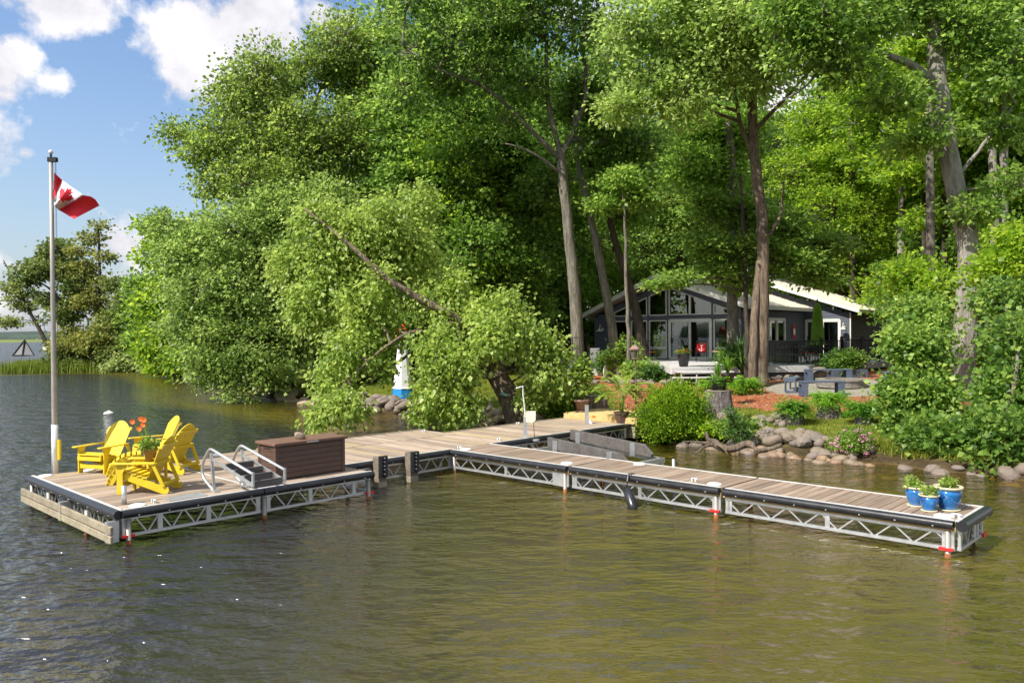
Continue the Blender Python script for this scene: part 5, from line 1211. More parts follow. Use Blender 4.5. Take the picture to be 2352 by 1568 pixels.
# flowering shrub
p = G(1958, 1048, .08); t = thing('flowering_shrub', 'rounded spirea shrub covered in pink blossom at the water edge', 'flowering shrub', (p.x, p.y, max(gz(p.x, p.y), .1)))
lob = [(0, 0, .26, .42, .38, .26), (.08, .1, .42, .28, .28, .22), (-.22, 0, .20, .28, .3, .20)]
foliage(t, (0, 0, 0), lob, 330, 11, .05, M['leaf_mid'], 92, spread=.09, shell=.45, name='leaves', bark=M['bark_d'], twr=.006)
foliage(t, (0, 0, 0), [(a, b - .05, c, d * 1.07, e * 1.07, f * 1.07) for a, b, c, d, e, f in lob], 85, 14, .030, M['pink'], 93, spread=.035, flat=.5, shell=.95, name='blossoms', twigs=False, outer=.4)
# landing things: palm, lamp post, terracotta pot, rope bound logs, ladder
p = G(1428, 971, .5); t = thing('potted_palm', 'feathery palm in a square brown pot on the walkway edge', 'palm', (p.x, p.y, ZD))
MB().lathe([(.15, 0), (.20, .26), (.235, .27), (.235, .31), (.19, .30)], 8, sq=True).build('pot', M['brownbox'], t)
r_ = random.Random(3); C = []; Dd = []; Ss = []; m2 = MB()
for i, (a, l, rise) in enumerate([(2.9, 1.05, .9), (3.3, .95, .65), (.15, 1.15, 1.05), (.45, 1.0, .7), (-.3, 1.0, .85), (2.4, .9, 1.2), (4.5, .8, .9), (1.4, .8, 1.25), (5.3, .9, .7), (.0, .7, 1.4), (3.0, .6, 1.4), (-.9, .8, 1.0)]):
    b0 = Vector((r_.uniform(-.05, .05), r_.uniform(-.05, .05), .3)); pts = []
    for k in range(9):
        f = k / 8; pts.append(b0 + Vector((math.cos(a) * l * (.06 + .94 * f ** 1.5) * .78, math.sin(a) * l * f ** 1.5 * .7, .30 + rise * f * .98 - .62 * f ** 3.2)))
    m2.tube([b0] + pts, [.014, .012] + [.010 - .001 * k for k in range(8)], 5)
    for k in range(40):
        f = .32 + .68 * k / 40; q_ = f * 8; j = min(int(q_), 7); pos = pts[j].lerp(pts[j + 1], q_ - j); tg = (pts[j + 1] - pts[j]).normalized(); sd_ = tg.cross(Vector((0, 0, 1))).normalized()
        for s in (-1, 1): C.append(pos[:]); Dd.append((tg * .75 + sd_ * s * .8 + Vector((0, 0, -.12)))[:]); Ss.append(.36 * math.sin(math.pi * (.12 + .84 * (f - .3) / .7)) ** .7)
V_, T_ = leaf_arrays(np.array(C), np.array(Dd), np.array(Ss), .045, .8, .02); link('fronds', tri_mesh('fronds', V_, T_, M['leaf_palm']), t); m2.build('stems', M['leaf_palm'], t, True)
p = G(1450, 958, .68); t = thing('lamp_post', 'slim rusty garden lamp post with a copper lantern beside the palm', 'lamp post', (p.x + .15, p.y + .1, .68))
MB().tube([(0, 0, 0), (-.0, 0, 1.35), (-.02, 0, 1.62)], .024, 8).lathe([(.16, 0), (.13, .03), (.06, .06), (.045, .12), (.03, .14)], 14).build('post', M['bark_b'], t)
lp_ = thing('x', 'x', 'x') if False else None
MB().lathe([(.07, 1.60), (.09, 1.62), (.075, 1.64)], 6, (-.02, 0, 0)).build('lantern_base', M['copper'], t); MB().lathe([(.15, 1.86), (.16, 1.89), (.06, 1.98), (.02, 2.0), (.02, 2.05), (0, 2.07)], 6, (-.02, 0, 0)).build('lantern_cap', M['copper'], t); MB().lathe([(.08, 1.64), (.12, 1.86)], 6, (-.02, 0, 0)).build('lantern_glass', M['glass'], t)
m2 = MB()
for k in range(6): a = k * R(60); m2.tube([(-.02 + .08 * math.cos(a), .08 * math.sin(a), 1.64), (-.02 + .12 * math.cos(a), .12 * math.sin(a), 1.86)], .008, 4)
m2.build('lantern_bars', M['copper'], t)
p = G(1337, 946, .68); t = thing('terracotta_pot', 'weathered terracotta pot with a leafy plant on the landing step', 'potted plant', (p.x, p.y + .1, .68))
MB().lathe([(.13, 0), (.20, .30), (.235, .31), (.235, .37), (.20, .36)], 20).lathe([(.2, 0), (.21, .03)], 20).build('pot', M['terra'], t, True)
foliage(t, (0, 0, 0), [(0, 0, .70, .20, .2, .3), (0, 0, 1.15, .30, .26, .30), (.1, 0, 1.45, .2, .2, .2)], 60, 10, .13, M['leaf_lean'], 95, spread=.12, shell=.2, name='leaves', bark=M['bark_d'], twr=.01)
for (px, py, r_, h, lab) in ((1354, 908, .16, .80, 'tallest of the three short log posts by the landing'), (1370, 938, .18, .78, 'middle log post, bound with rope, by the landing'), (1386, 938, .13, .62, 'shortest log post at the right of the bound group')):
    p = at(px, py, 25.0); stump(Vector((p.x, p.y, gz(p.x, p.y))), r_, h * .95, lab, 'log posts by the landing', .97, 'log_post', 'bark_b')
p = at(1376, 950, 24.7); t = thing('rope_coil', 'thick tan rope wound round the log posts', 'rope', (p.x, p.y + .25, gz(p.x, p.y)))
m2 = MB()
for k in range(6): m2.tube([(.36 * math.cos(a * .3142) * (1 + .02 * (k % 2)), .32 * math.sin(a * .3142), .10 + k * .05) for a in range(21)], .022, 6, cap=False)
m2.build('rope', M['fascia'], t, True)
t = thing('ladder_trellis', 'tall narrow black metal ladder standing by the landing step', 'ladder', (0, 0, 0))
a0, a1, b0_, b1_ = at(1314, 775, 25.0), at(1320, 955, 24.6), at(1331, 775, 25.0), at(1337, 955, 24.6)
MB().tube([a0, at(1317, 865, 24.8), a1], .016, 6).build('rail', M['black'], t); MB().tube([b0_, at(1335, 865, 24.8), at(1336, 900, 24.7)], .014, 6).build('rail', M['black'], t)
for k in range(7):
    f = k * .145; MB().tube([a0.lerp(a1, f), b0_.lerp(b1_, f)], .013, 6).build('rung', M['black'], t)
q_ = at(1323, 905, 24.6); MB().tube([q_, at(1325, 958, 24.6)], .055, 10).build('dark_post', M['bark_d'], t)
# small statues
p = G(1216, 955, .35); t = thing('dolphin_statue', 'small grey leaping dolphin statue on the rocks by the walkway', 'statue', (p.x, p.y + .2, gz(p.x, p.y) + .2), 0)
MB().tube(curve([(-.18, 0, .12), (-.12, 0, .24), (0, 0, .33), (.13, 0, .34), (.22, 0, .26), (.29, 0, .23)], 4), [.012, .03, .045, .055, .06, .065, .07, .072, .07, .068, .062, .055, .05, .04, .035, .03, .024, .02, .018, .014, .01], 10).build('body', M['greyblock'], t, True)
MB().add([(-.17, -.07, .1), (-.17, .07, .1), (-.15, 0, .16), (-.24, 0, .08)], [(0, 1, 2), (0, 3, 1), (0, 2, 3), (1, 3, 2)]).add([(0, -.01, .36), (.06, .01, .37), (-.04, 0, .45)], [(0, 1, 2), (2, 1, 0)]).add([(.1, -.04, .30), (.15, -.04, .28), (.06, -.10, .2)], [(0, 1, 2), (2, 1, 0)]).build('fins', M['greyblock'], t); MB().lathe([(.16, -.2), (.12, 0), (.05, .08), (.03, .28)], 12).build('base', M['tanrock'], t)
p = at(1391, 860, 37.0); t = thing('bird_statue', 'white long necked bird statue at the foot of the second trunk', 'statue', (p.x, p.y, gz(p.x, p.y)))
MB().lathe([(.09, 0), (.13, .18), (.10, .38), (.04, .5), (.03, .62), (.05, .66), (.02, .7)], 14).build('body', M['cream'], t, True); MB().lathe([(.14, 0), (.1, .04)], 12).build('base', M['cream'], t)
# decorative lighthouse
p = at(925, 908, 33.2); t = thing('model_lighthouse', 'white model lighthouse with a blue base and red lantern behind the branches', 'lighthouse', (p.x, p.y, gz(p.x, p.y))); t.scale = (.86, .86, .80)
MB().lathe([(.50, 0), (.47, .58)], 8).build('blue_base', M['blueband'], t); MB().lathe([(.50, .58), (.46, .66), (.27, 2.35), (.21, 2.9)], 8).build('tower', M['white'], t)
MB().lathe([(.34, 3.2), (.34, 3.26)], 8).build('gallery', M['redflower'], t); MB().lathe([(.2, 3.26), (.2, 3.65)], 8).build('lantern', M['glass'], t)
m2 = MB()
for k in range(8): a = k * R(45); m2.tube([(.21 * math.cos(a), .21 * math.sin(a), 3.26), (.21 * math.cos(a), .21 * math.sin(a), 3.65)], .014, 4); m2.tube([(.33 * math.cos(a), .33 * math.sin(a), 3.26), (.33 * math.cos(a), .33 * math.sin(a), 3.5)], .012, 4)
m2.lathe([(.28, 3.65), (.02, 3.92), (.02, 4.05)], 8); m2.build('lantern_frame', M['redflower'], t)
# marker and beacon out on the lake, by the reeds
p = G(58, 836, 0); s = p.y / F; t = thing('channel_marker', 'grey triangular channel marker on a small raft on the open lake', 'marker', (p.x, p.y, 0))
w = 25 * s; hb = 20 * s; ht = 56 * s
for (a, b) in (((-w, -.3, hb), (0, -w * .4, hb)), ((0, -w * .4, hb), (w, -.3, hb))):
    MB().add([a, b, (0, 0, ht), (a[0], a[1] + .06, a[2]), (b[0], b[1] + .06, b[2]), (0, .06, ht)], [(0, 1, 2), (5, 4, 3), (0, 3, 4, 1), (1, 4, 5, 2), (2, 5, 3, 0)]).build('panel', M['markerpanel'], t)
MB().tube([(-w, -.32, hb), (0, -.05, ht), (w, -.32, hb), (0, -w * .41, hb), (-w, -.32, hb)], .09, 5).tube([(0, -w * .41, hb), (0, -.05, ht)], .09, 5).build('frame', M['black'], t); MB().tube([(-.35 * w, 0, 0), (-.35 * w, 0, hb)], .06, 5).tube([(.35 * w, 0, 0), (.35 * w, 0, hb)], .06, 5).build('legs', M['alu'], t); MB().box(-w * .5, -1, -.2, w * .5, 1, 7 * s).build('raft', M['bark_d'], t)
p = G(118, 850, 0); s = p.y / F; t = thing('beacon', 'cream dish topped post rising from the reeds behind the flagpole', 'beacon', (p.x, p.y, 0))
MB().tube([(0, 0, -.3), (0, 0, 76 * s)], 1.6 * s, 8).build('post', M['cream'], t); MB().lathe([(3 * s, 30 * s), (13 * s, 44 * s), (17 * s, 52 * s), (15 * s, 54 * s), (2 * s, 53 * s)], 20).build('dish', M['cream'], t, True); MB().lathe([(2 * s, 60 * s), (7 * s, 62 * s), (7 * s, 64 * s), (2 * s, 66 * s)], 12).build('arm_ring', M['cream'], t, True)
# ================================================================ TREES
def P(px, py, Y): return at(px, py, Y)
def lobes_px(lst, depth=1.0):
    """(px, py, radius px, Y[, vertical squash]) -> metric lobes"""
    out = []
    for e in lst:
        px, py, r_, Y = e[:4]; Y += r_ * Y / F * .55 * math.sin(px * 1.7 + py * .9); q = e[4] if len(e) > 4 else .85; c = at(px, py, Y); k = r_ * Y / F
        out.append((c.x, c.y, c.z, k, k * depth, k * q))
    return out
def limbs(mb, L, frm, r_, wob=.15, seed=0):
    rr_ = random.Random(seed)
    for l in L:
        c = Vector(l[:3]); f = min(frm, key=lambda p: (p - c).length + max(0, p.z - c.z) * .8)
        mid = f.lerp(c, .5) + Vector((rr_.uniform(-1, 1), rr_.uniform(-1, 1), rr_.uniform(0, 1))) * .10 * (c - f).length
        pts = curve([f, mid, c], 4, wob * .3, seed); n = len(pts); mb.tube(pts, [r_ * (1 - .75 * i / (n - 1)) for i in range(n)], 6)
        for k in range(3):
            e = c + Vector((rr_.uniform(-1, 1) * l[3], rr_.uniform(-1, 1) * l[4], rr_.uniform(-.3, 1) * l[5])) * .75
            mb.tube([c.lerp(mid, .4), c.lerp(e, .5) + Vector((0, 0, .1)), e], [r_ * .35, r_ * .22, r_ * .08], 5)
def tree(name, label, base, trunks, lobes, tufts, per, size, mat, bark, seed, r0=.3, r1=.08, limb=.07, spread=.5, flat=.5, droop=.2, group=None, flare=.45, shell=.4, cat='tree', depth=1.0, trw=.018, up=.48, n=12, W=.42):
    t = thing(name, label, cat, base, 0, group); B = Vector(base)
    mb = MB(); ends = []
    for k, tr_ in enumerate(trunks):
        pts, ra, rb = tr_ if isinstance(tr_, tuple) else (tr_, r0, r1)
        c = stem(mb, [Vector(p) - B for p in pts], ra, rb, n if ra > .15 else 8, flare if k == 0 else 0, .02, seed + k); ends += [q + B for q in c[len(c) // 3:]]
    o = mb.build('trunk', M[bark], t, True)
    L = lobes_px(lobes, depth) if len(lobes[0]) <= 5 else lobes
    m2 = MB(); limbs(m2, [(l[0] - B.x, l[1] - B.y, l[2] - B.z) + tuple(l[3:]) for l in L], [e - B for e in ends], limb, seed=seed); m2.build('limbs', M[bark], t, True)
    foliage(t, base, L, tufts, per, size, M[mat], seed, spread=spread, flat=flat, droop=droop, shell=shell, bark=M[bark], twr=trw, up=up, W=W)
    return t
def base_at(px, py, Y): c = at(px, py, Y); return (c.x, c.y, gz(c.x, c.y) - .05)

# leaning tree over the walkway
b = base_at(1196, 968, 24.7)
def Pt(px, py, Y): return at(px, py, Y)
tree('leaning_tree', 'large tree leaning out over the water with light green drooping leaves', b,
     [([Vector(b), Pt(1172, 915, 24.9), Pt(1135, 850, 25.0), Pt(1100, 785, 24.9)], .40, .27), ([Pt(1135, 850, 25.0), Pt(1100, 785, 24.9), Pt(1040, 728, 24.3), Pt(950, 678, 24.1), Pt(880, 632, 24.1), Pt(800, 560, 24.6), Pt(700, 480, 25.2)], .20, .04),
      ([Pt(1135, 850, 25.1), Pt(1140, 780, 25.0), Pt(1130, 715, 25)], .16, .05), ([Pt(1095, 770, 25.2), Pt(1000, 720, 25.8), Pt(930, 650, 26.2), Pt(870, 600, 26.6)], .2, .05),
      ([Pt(1130, 840, 25.1), Pt(1040, 800, 24.6), Pt(960, 760, 24.0), Pt(880, 800, 23.6), Pt(800, 870, 23.2)], .10, .02), ([Pt(1100, 790, 25.1), Pt(980, 790, 25.2), Pt(900, 840, 25.0), Pt(800, 870, 24.8)], .09, .02), ([Pt(1150, 870, 25), Pt(1110, 865, 24.2), Pt(1050, 850, 23.8)], .08, .02)],
     [(1180, 750, 58, 24.4), (1110, 735, 52, 24.8), (1235, 795, 46, 24.2), (1165, 700, 26, 24.6), (1130, 775, 44, 23.8), (1275, 865, 34, 24.2, .8), (1240, 845, 36, 23.9), (1050, 835, 48, 23.8), (1215, 905, 26, 24.0, .9), (1285, 815, 30, 24.2), (1010, 870, 60, 23.9, 1.0), (1000, 920, 40, 23.9, .9), (1000, 790, 46, 24.2), (918, 765, 18, 24.6), (880, 850, 26, 24.2), (955, 690, 30, 24.3), (870, 640, 36, 24.2), (1010, 725, 24, 24.2), (1070, 930, 40, 23.9, .9), (1040, 955, 22, 23.7, 1.2), (960, 950, 20, 23.7, 1.2),
      (1020, 670, 56, 26.4), (930, 590, 70, 26.4), (830, 540, 80, 26), (730, 520, 65, 26), (770, 620, 85, 25.4), (840, 710, 70, 24.9), (720, 700, 75, 25), (850, 770, 44, 24.3), (800, 800, 60, 24), (770, 880, 46, 23.6, .9), (800, 930, 46, 23.2, .6), (735, 955, 26, 23.2, .6), (940, 560, 60, 26.4), (680, 610, 60, 25.8), (880, 500, 55, 26.4), (960, 470, 40, 27)],
     2100, 23, .13, 'leaf_lean', 'bark_b', 101, limb=.045, spread=.29, flat=1.25, droop=.85, shell=.25, depth=1.15, trw=.010, up=.5)
# house number on the leaning trunk
c_ = at(1157, 905, 24.55); t = thing('number_sign', 'small green sign reading 1004 nailed to the leaning trunk', 'sign', c_ + Vector((.02, -.08, 0)))
t.rotation_euler = (0, R(14), 0)
MB().box(-.13, -.006, -.045, .13, .006, .045).build('plate', M['greensign'], t)
fc = bpy.data.curves.new('digits', 'FONT'); fc.body = '1004'; fc.size = .095; fc.align_x = 'CENTER'; fc.align_y = 'CENTER'; fc.extrude = .002
fo = bpy.data.objects.new('digits_src', fc); COL.objects.link(fo); bpy.context.view_layer.update()
dm = bpy.data.meshes.new_from_object(fo.evaluated_get(bpy.context.evaluated_depsgraph_get())); bpy.data.objects.remove(fo); dm.materials.clear(); dm.materials.append(M['white'])
link('digits', dm, t, (0, -.010, 0), (R(90), 0, 0))

# left group
b = base_at(650, 905, 41)
tree('ash_tree', 'tall ash rising highest at the left of the wood against the clouds', b,
     [([Vector(b), P(670, 780, 42), P(690, 600, 43), P(700, 420, 44), P(720, 260, 44), P(770, 130, 44)], .42, .07), ([P(690, 560, 43), P(640, 420, 43), P(600, 280, 43), P(590, 190, 43)], .2, .05), ([P(690, 600, 43), P(590, 500, 42.5), P(500, 400, 42), P(420, 320, 42)], .17, .04), ([P(700, 450, 44), P(780, 400, 44), P(830, 260, 44)], .16, .05)],
     [(780, 95, 82, 44), (860, 110, 70, 44.5), (730, 150, 58, 43.5), (600, 185, 82, 43), (540, 225, 60, 42.5), (650, 190, 60, 43.5), (520, 320, 72, 42), (412, 312, 42, 42, .75), (450, 350, 38, 41.5, .8), (600, 320, 95, 42.5), (690, 300, 90, 43), (500, 410, 60, 41.5), (590, 420, 90, 42), (690, 420, 95, 42.5), (800, 330, 100, 44), (880, 240, 90, 45), (820, 200, 70, 44.5)],
     2600, 21, .17, 'leaf_lean', 'bark_b', 111, limb=.09, spread=.50, flat=.7, droop=.3, shell=.35, trw=.014, up=.2)
b = base_at(640, 912, 38.8)
tree('broad_tree', 'broad leafy tree spreading low over the water at the left', b,
     [([Vector(b), P(640, 830, 38.8), P(610, 720, 38.8), P(590, 600, 39), P(620, 520, 39)], .34, .07), ([P(620, 780, 38.8), P(520, 700, 38), P(450, 640, 38)], .18, .04), ([P(610, 760, 38.8), P(720, 700, 38.5), P(760, 560, 39)], .16, .04)],
     [(560, 540, 90, 39), (480, 560, 75, 39), (420, 600, 62, 39), (380, 520, 38, 40, .8), (660, 520, 95, 39), (740, 480, 80, 39.5), (470, 680, 85, 38), (580, 660, 110, 37.8), (690, 640, 100, 37.8), (420, 740, 48, 38.5), (500, 790, 85, 37), (600, 790, 85, 37), (530, 870, 46, 36.4, .8), (470, 850, 40, 36.6), (620, 860, 50, 36.8, .7), (700, 760, 75, 37.5), (640, 470, 60, 39.5), (555, 910, 26, 36, .7)],
     2900, 21, .155, 'leaf_oak', 'bark_d', 121, limb=.08, spread=.48, flat=.6, droop=.3, shell=.5, trw=.014, up=.62)
b = base_at(405, 845, 60)
tree('shore_tree', 'bright green rounded tree at the bend of the shore beyond the spit', b,
     [([Vector(b), P(410, 720, 60), P(400, 600, 60)], .3, .08)],
     [(400, 560, 50, 60), (430, 640, 62, 58), (380, 690, 52, 60), (420, 760, 62, 56), (370, 800, 44, 60), (430, 820, 42, 52, .7), (350, 520, 26, 61), (460, 560, 50, 58), (350, 590, 26, 61), (380, 740, 50, 60)],
     1050, 16, .28, 'leaf_back', 'bark_d', 131, limb=.10, spread=.75, flat=.6, shell=.4, trw=.02)
# shrubs and trees of the spit
SP = [('pine_tree', 'tall thin yellowish pine standing highest on the spit', 231, 845, 74, [([0, (231, 845), (230, 700), (228, 560), (222, 508)], .22, .05)], [(205, 545, 20, 74, .8), (225, 520, 14, 74, .6), (180, 575, 20, 74, .5), (245, 590, 22, 74, .35), (190, 620, 34, 74, .6), (235, 655, 32, 74, .4), (200, 690, 36, 74, .6), (245, 720, 26, 74, .5)], 'leaf_olive', 330, 12, .26),
      ('oak_tree', 'dark branched oak at the left of the spit', 165, 840, 75, [([0, (165, 840), (165, 740), (160, 660), (140, 600)], .30, .08), ([0, (165, 720), (110, 660), (70, 645)], .14, .04)], [(130, 580, 40, 75, .7), (85, 620, 40, 75, .55), (60, 640, 26, 75, .6), (150, 620, 40, 75, .7), (110, 690, 26, 75, .5), (175, 660, 38, 75, .9), (150, 720, 34, 75, .8)], 'leaf_far', 560, 14, .28),
      ('leaning_pine', 'thin tree leaning far left over the lake from the spit', 104, 782, 76, [([0, (112, 800), (95, 765), (60, 700), (30, 640), (8, 598)], .24, .04)], [(20, 738, 20, 76, .35), (55, 700, 20, 76, .5), (25, 660, 18, 76, .5), (60, 672, 20, 76, .4), (30, 690, 15, 76, .4), (85, 735, 14, 76, .5), (20, 625, 8, 76, .5)], 'leaf_far', 150, 11, .26),
      ('birch_tree', 'pale thin stemmed tree in the middle of the spit', 262, 842, 73, [([0, (258, 842), (268, 760), (278, 690), (270, 640)], .10, .04)], [(262, 650, 20, 73, .9), (285, 690, 22, 73, .9), (262, 730, 30, 73, .8), (240, 760, 26, 73)], 'leaf_far', 230, 12, .24),
      ('round_tree', 'dark green tree at the right end of the spit before the bright one', 318, 845, 72, [([0, (318, 845), (320, 740), (325, 660)], .2, .06)], [(315, 660, 30, 72, 1.0), (335, 700, 34, 71, 1.0), (305, 730, 34, 72, 1.0), (330, 780, 38, 71, .9), (345, 650, 22, 72)], 'leaf_mid', 520, 13, .26)]
for (nm, lab, px, py, Y, trs, lb, mt, tf, per, sz) in SP:
    b = at(px, py, Y); b = (b.x, b.y, .2)
    tr2 = [([P(x, y, Y) for (x, y) in tr_[0][1:]], tr_[1], tr_[2]) for tr_ in trs]
    tree(nm, lab, b, tr2, lb, tf, per, sz, mt, 'bark_d' if nm != 'birch_tree' else 'bark_l', 140 + px, limb=.05, spread=.62, flat=.5, shell=.3, trw=.022, flare=.1)
for i, (px, py, r_, Y, mt, lab) in enumerate(((170, 790, 46, 73, 'leaf_olive', 'yellow green thicket at the left foot of the spit trees'), (225, 780, 46, 72.5, 'leaf_olive', 'olive bush below the tall thin pine'), (150, 830, 30, 72, 'leaf_far', 'low bush just behind the reeds'), (275, 800, 40, 72, 'leaf_far', 'shaded bush at the middle of the spit shore'), (285, 832, 30, 70, 'leaf_ash', 'pale leafy bush hanging over the water at the spit shore'), (330, 832, 34, 70, 'leaf_ash', 'pale broad bush at the right of the spit shore'), (380, 832, 32, 66, 'leaf_back', 'bright bush where the spit meets the wooded bank'))):
    b = at(px, 846, Y); t = thing('bush', lab, 'bush', (b.x, b.y, .1)); foliage(t, (b.x, b.y, .1), lobes_px([(px, py, r_, Y, .8), (px + 14, py + 10, r_ * .7, Y - .5, .7), (px - 15, py + 12, r_ * .7, Y - .5, .7)]), 300, 12, .26, M[mt], 160 + i, spread=.6, shell=.35, name='foliage', bark=M['bark_d'], twr=.02)
# trees with visible trunks round the cottage
b = base_at(1328, 872, 35.6)
tree('oak_tree', 'grey trunked oak left of the cottage that forks high into three limbs', b,
     [([Vector(b), P(1326, 780, 35.6), P(1318, 650, 35.6), P(1305, 520, 35.6), P(1292, 400, 35.6), P(1290, 340, 35.6)], .31, .19), ([P(1292, 370, 35.6), P(1262, 250, 35.4), P(1255, 120, 35.2), P(1262, -40, 35)], .15, .06), ([P(1292, 370, 35.6), P(1210, 290, 35), P(1120, 205, 34.5), P(1010, 160, 34), P(930, 110, 34)], .13, .04),
      ([P(1296, 350, 35.6), P(1345, 220, 35.4), P(1340, 90, 35.2), P(1360, -60, 35)], .13, .05), ([P(1290, 400, 35.6), P(1220, 350, 35), P(1160, 330, 34.6)], .09, .03)],
     [(960, 110, 80, 34.5), (1050, 80, 90, 34.5), (1130, 40, 95, 34), (1230, 30, 90, 34), (1330, 60, 85, 34), (1020, 190, 62, 35), (1120, 150, 70, 34.5), (1220, 190, 60, 34.5), (950, -10, 80, 35), (1080, -60, 90, 34.5), (1220, -80, 90, 34), (1340, -60, 90, 34), (930, 200, 60, 36), (1420, 130, 70, 33.5), (1160, 280, 50, 35.5), (1330, 320, 40, 36)],
     1050, 20, .17, 'leaf_mid', 'bark_g', 201, limb=.08, spread=.50, flat=.5, shell=.35, trw=.014)
b = base_at(1416, 862, 37.0)
tree('tree', 'mottled trunk curving up left in front of the cottage gable', b,
     [([Vector(b), P(1410, 780, 37), P(1395, 690, 37), P(1370, 560, 37), P(1345, 450, 37), P(1325, 350, 37), P(1318, 240, 37)], .25, .11)],
     [(1320, 230, 70, 37.5), (1390, 300, 70, 37.5), (1260, 420, 60, 38), (1400, 420, 55, 38.5), (1350, 180, 60, 37.5), (1470, 330, 60, 37.5)], 750, 18, .17, 'leaf_mid', 'bark_g', 202, limb=.06, spread=.55, flat=.42, shell=.3, trw=.014)
b = base_at(1478, 850, 40.0)
tree('tree', 'dark trunk leaning left behind the mottled one at the gable', b,
     [([at(1478, 830, 40), P(1462, 720, 40), P(1440, 640, 40), P(1415, 560, 40), P(1385, 450, 40), P(1340, 330, 40)], .28, .10)],
     [(1340, 330, 60, 41), (1420, 380, 60, 41), (1480, 420, 60, 41), (1430, 500, 46, 41.5)], 420, 17, .18, 'leaf_dark', 'bark_d', 203, limb=.06, spread=.55, flat=.42, shell=.3)
b = base_at(1445, 872, 35.0)
tree('sapling', 'slim straight pale trunk standing between the oak and the deck steps', b,
     [([Vector(b), P(1443, 760, 35), P(1438, 640, 35), P(1436, 520, 35), P(1430, 420, 35)], .105, .05)], [(1430, 420, 50, 35.5, .6), (1480, 460, 40, 35.5, .5), (1390, 470, 36, 35.5, .5)], 260, 16, .16, 'leaf_mid', 'bark_g', 204, limb=.03, spread=.5, flat=.35, shell=.3)
b = base_at(1745, 893, 30.4)
tree('maple_tree', 'thick double trunked maple in front of the right end of the cottage', b,
     [([Vector(b), P(1750, 760, 30.4), P(1752, 640, 30.4), P(1750, 500, 30.4), P(1735, 380, 30.4), P(1728, 260, 30.4), P(1735, 120, 30.4), P(1745, -40, 30.4)], .275, .15), ([P(1727, 898, 30.2), P(1730, 800, 30.2), P(1736, 700, 30.3), P(1745, 600, 30.4)], .17, .14), ([P(1735, 360, 30.4), P(1700, 280, 30.4), P(1680, 150, 30.2)], .12, .05), ([P(1750, 560, 30.4), P(1790, 500, 30.5), P(1800, 420, 30.6)], .09, .04),
      ([P(1735, 300, 30.4), P(1800, 230, 29.5), P(1900, 120, 28.8)], .10, .03)],
     [(1600, 60, 90, 29.5), (1700, 40, 95, 29), (1800, 60, 85, 29), (1540, 130, 80, 28.5), (1480, 180, 66, 28.5), (1640, 150, 80, 28.5), (1560, 230, 66, 28.5), (1450, 60, 80, 29.5), (1700, -60, 100, 29), (1560, -60, 100, 29), (1850, -30, 90, 29), (1760, 180, 60, 29.5), (1420, 250, 44, 28.8)],
     1250, 21, .165, 'leaf_oak', 'bark_b', 211, limb=.07, spread=.46, flat=.5, shell=.35, trw=.012, droop=.35)
tree('maple_tree', 'dark leaved spray hanging low over the cottage roof from the near maple', base_at(1714, 885, 31.4),
     [([at(1714, 890, 31.4), P(1716, 780, 31.4), P(1712, 640, 31.6), P(1706, 500, 31.6), P(1700, 400, 31.8)], .12, .06)],
     [(1650, 620, 56, 31.5, .45), (1560, 640, 44, 31.5, .35), (1740, 570, 66, 31.5, .5), (1830, 600, 60, 31.5, .45), (1620, 560, 60, 32, .5), (1800, 520, 66, 32, .5), (1700, 490, 70, 32.5, .6), (1900, 560, 60, 32, .5), (1510, 655, 26, 31.3, .4), (1880, 640, 50, 32, .4), (1620, 470, 60, 33, .6)],
     900, 19, .15, 'leaf_mid', 'bark_d', 212, limb=.05, spread=.45, flat=.32, shell=.25, trw=.010, up=.85)
b = base_at(1684, 880, 33.0)
tree('maple_tree', 'mossy pale lower trunk just left of the double trunked maple', b,
     [([Vector(b), P(1683, 760, 33), P(1682, 680, 33), P(1684, 560, 33), P(1682, 420, 33), P(1672, 280, 33)], .27, .16)], [(1660, 400, 70, 33.5, .8), (1690, 300, 70, 33.5), (1620, 300, 66, 33.5), (1700, 650, 40, 32.6, .5), (1590, 380, 60, 34)], 600, 19, .17, 'leaf_dark', 'bark_g', 213, limb=.06, spread=.5, flat=.45, shell=.3)
b = base_at(2212, 925, 25.2)
tree('great_maple', 'biggest grey trunk at the right, rising out of the leafy bank', b,
     [([Vector(b), P(2213, 800, 25.2), P(2222, 680, 25.2), P(2222, 560, 25.2), P(2196, 440, 25.2), P(2178, 340, 25.2), P(2162, 240, 25.2), P(2152, 120, 25.2), P(2152, -60, 25.2)], .36, .24), ([P(2155, 200, 25.2), P(2095, 150, 24.8), P(2050, 132, 24.5), P(1990, 108, 24.2), P(1900, 110, 24), P(1780, 90, 23.8)], .15, .05),
      ([P(1990, 108, 24.2), P(1900, 140, 24), P(1850, 200, 24), P(1760, 250, 24)], .06, .02), ([P(2190, 420, 25.2), P(2260, 330, 25.2), P(2330, 240, 25.2)], .08, .03)],
     [(1900, 40, 90, 24), (2000, 30, 80, 24), (1840, 120, 60, 23.6, .7), (1960, 150, 60, 24, .6), (2060, 220, 60, 24.5, .6), (2160, 290, 46, 24.2, .6), (2230, 60, 90, 25), (2320, 140, 80, 25), (2310, 300, 60, 25.5, .6), (2100, -20, 90, 25), (1960, -70, 100, 24.5), (2260, -80, 100, 25), (2090, 330, 50, 25, .5), (1800, 20, 70, 24), (2240, 480, 50, 24.8, .45), (2330, 420, 60, 25, .5)],
     1500, 19, .15, 'leaf_mid', 'bark_l', 221, limb=.06, spread=.42, flat=.42, shell=.3, trw=.010, up=.45, n=16)
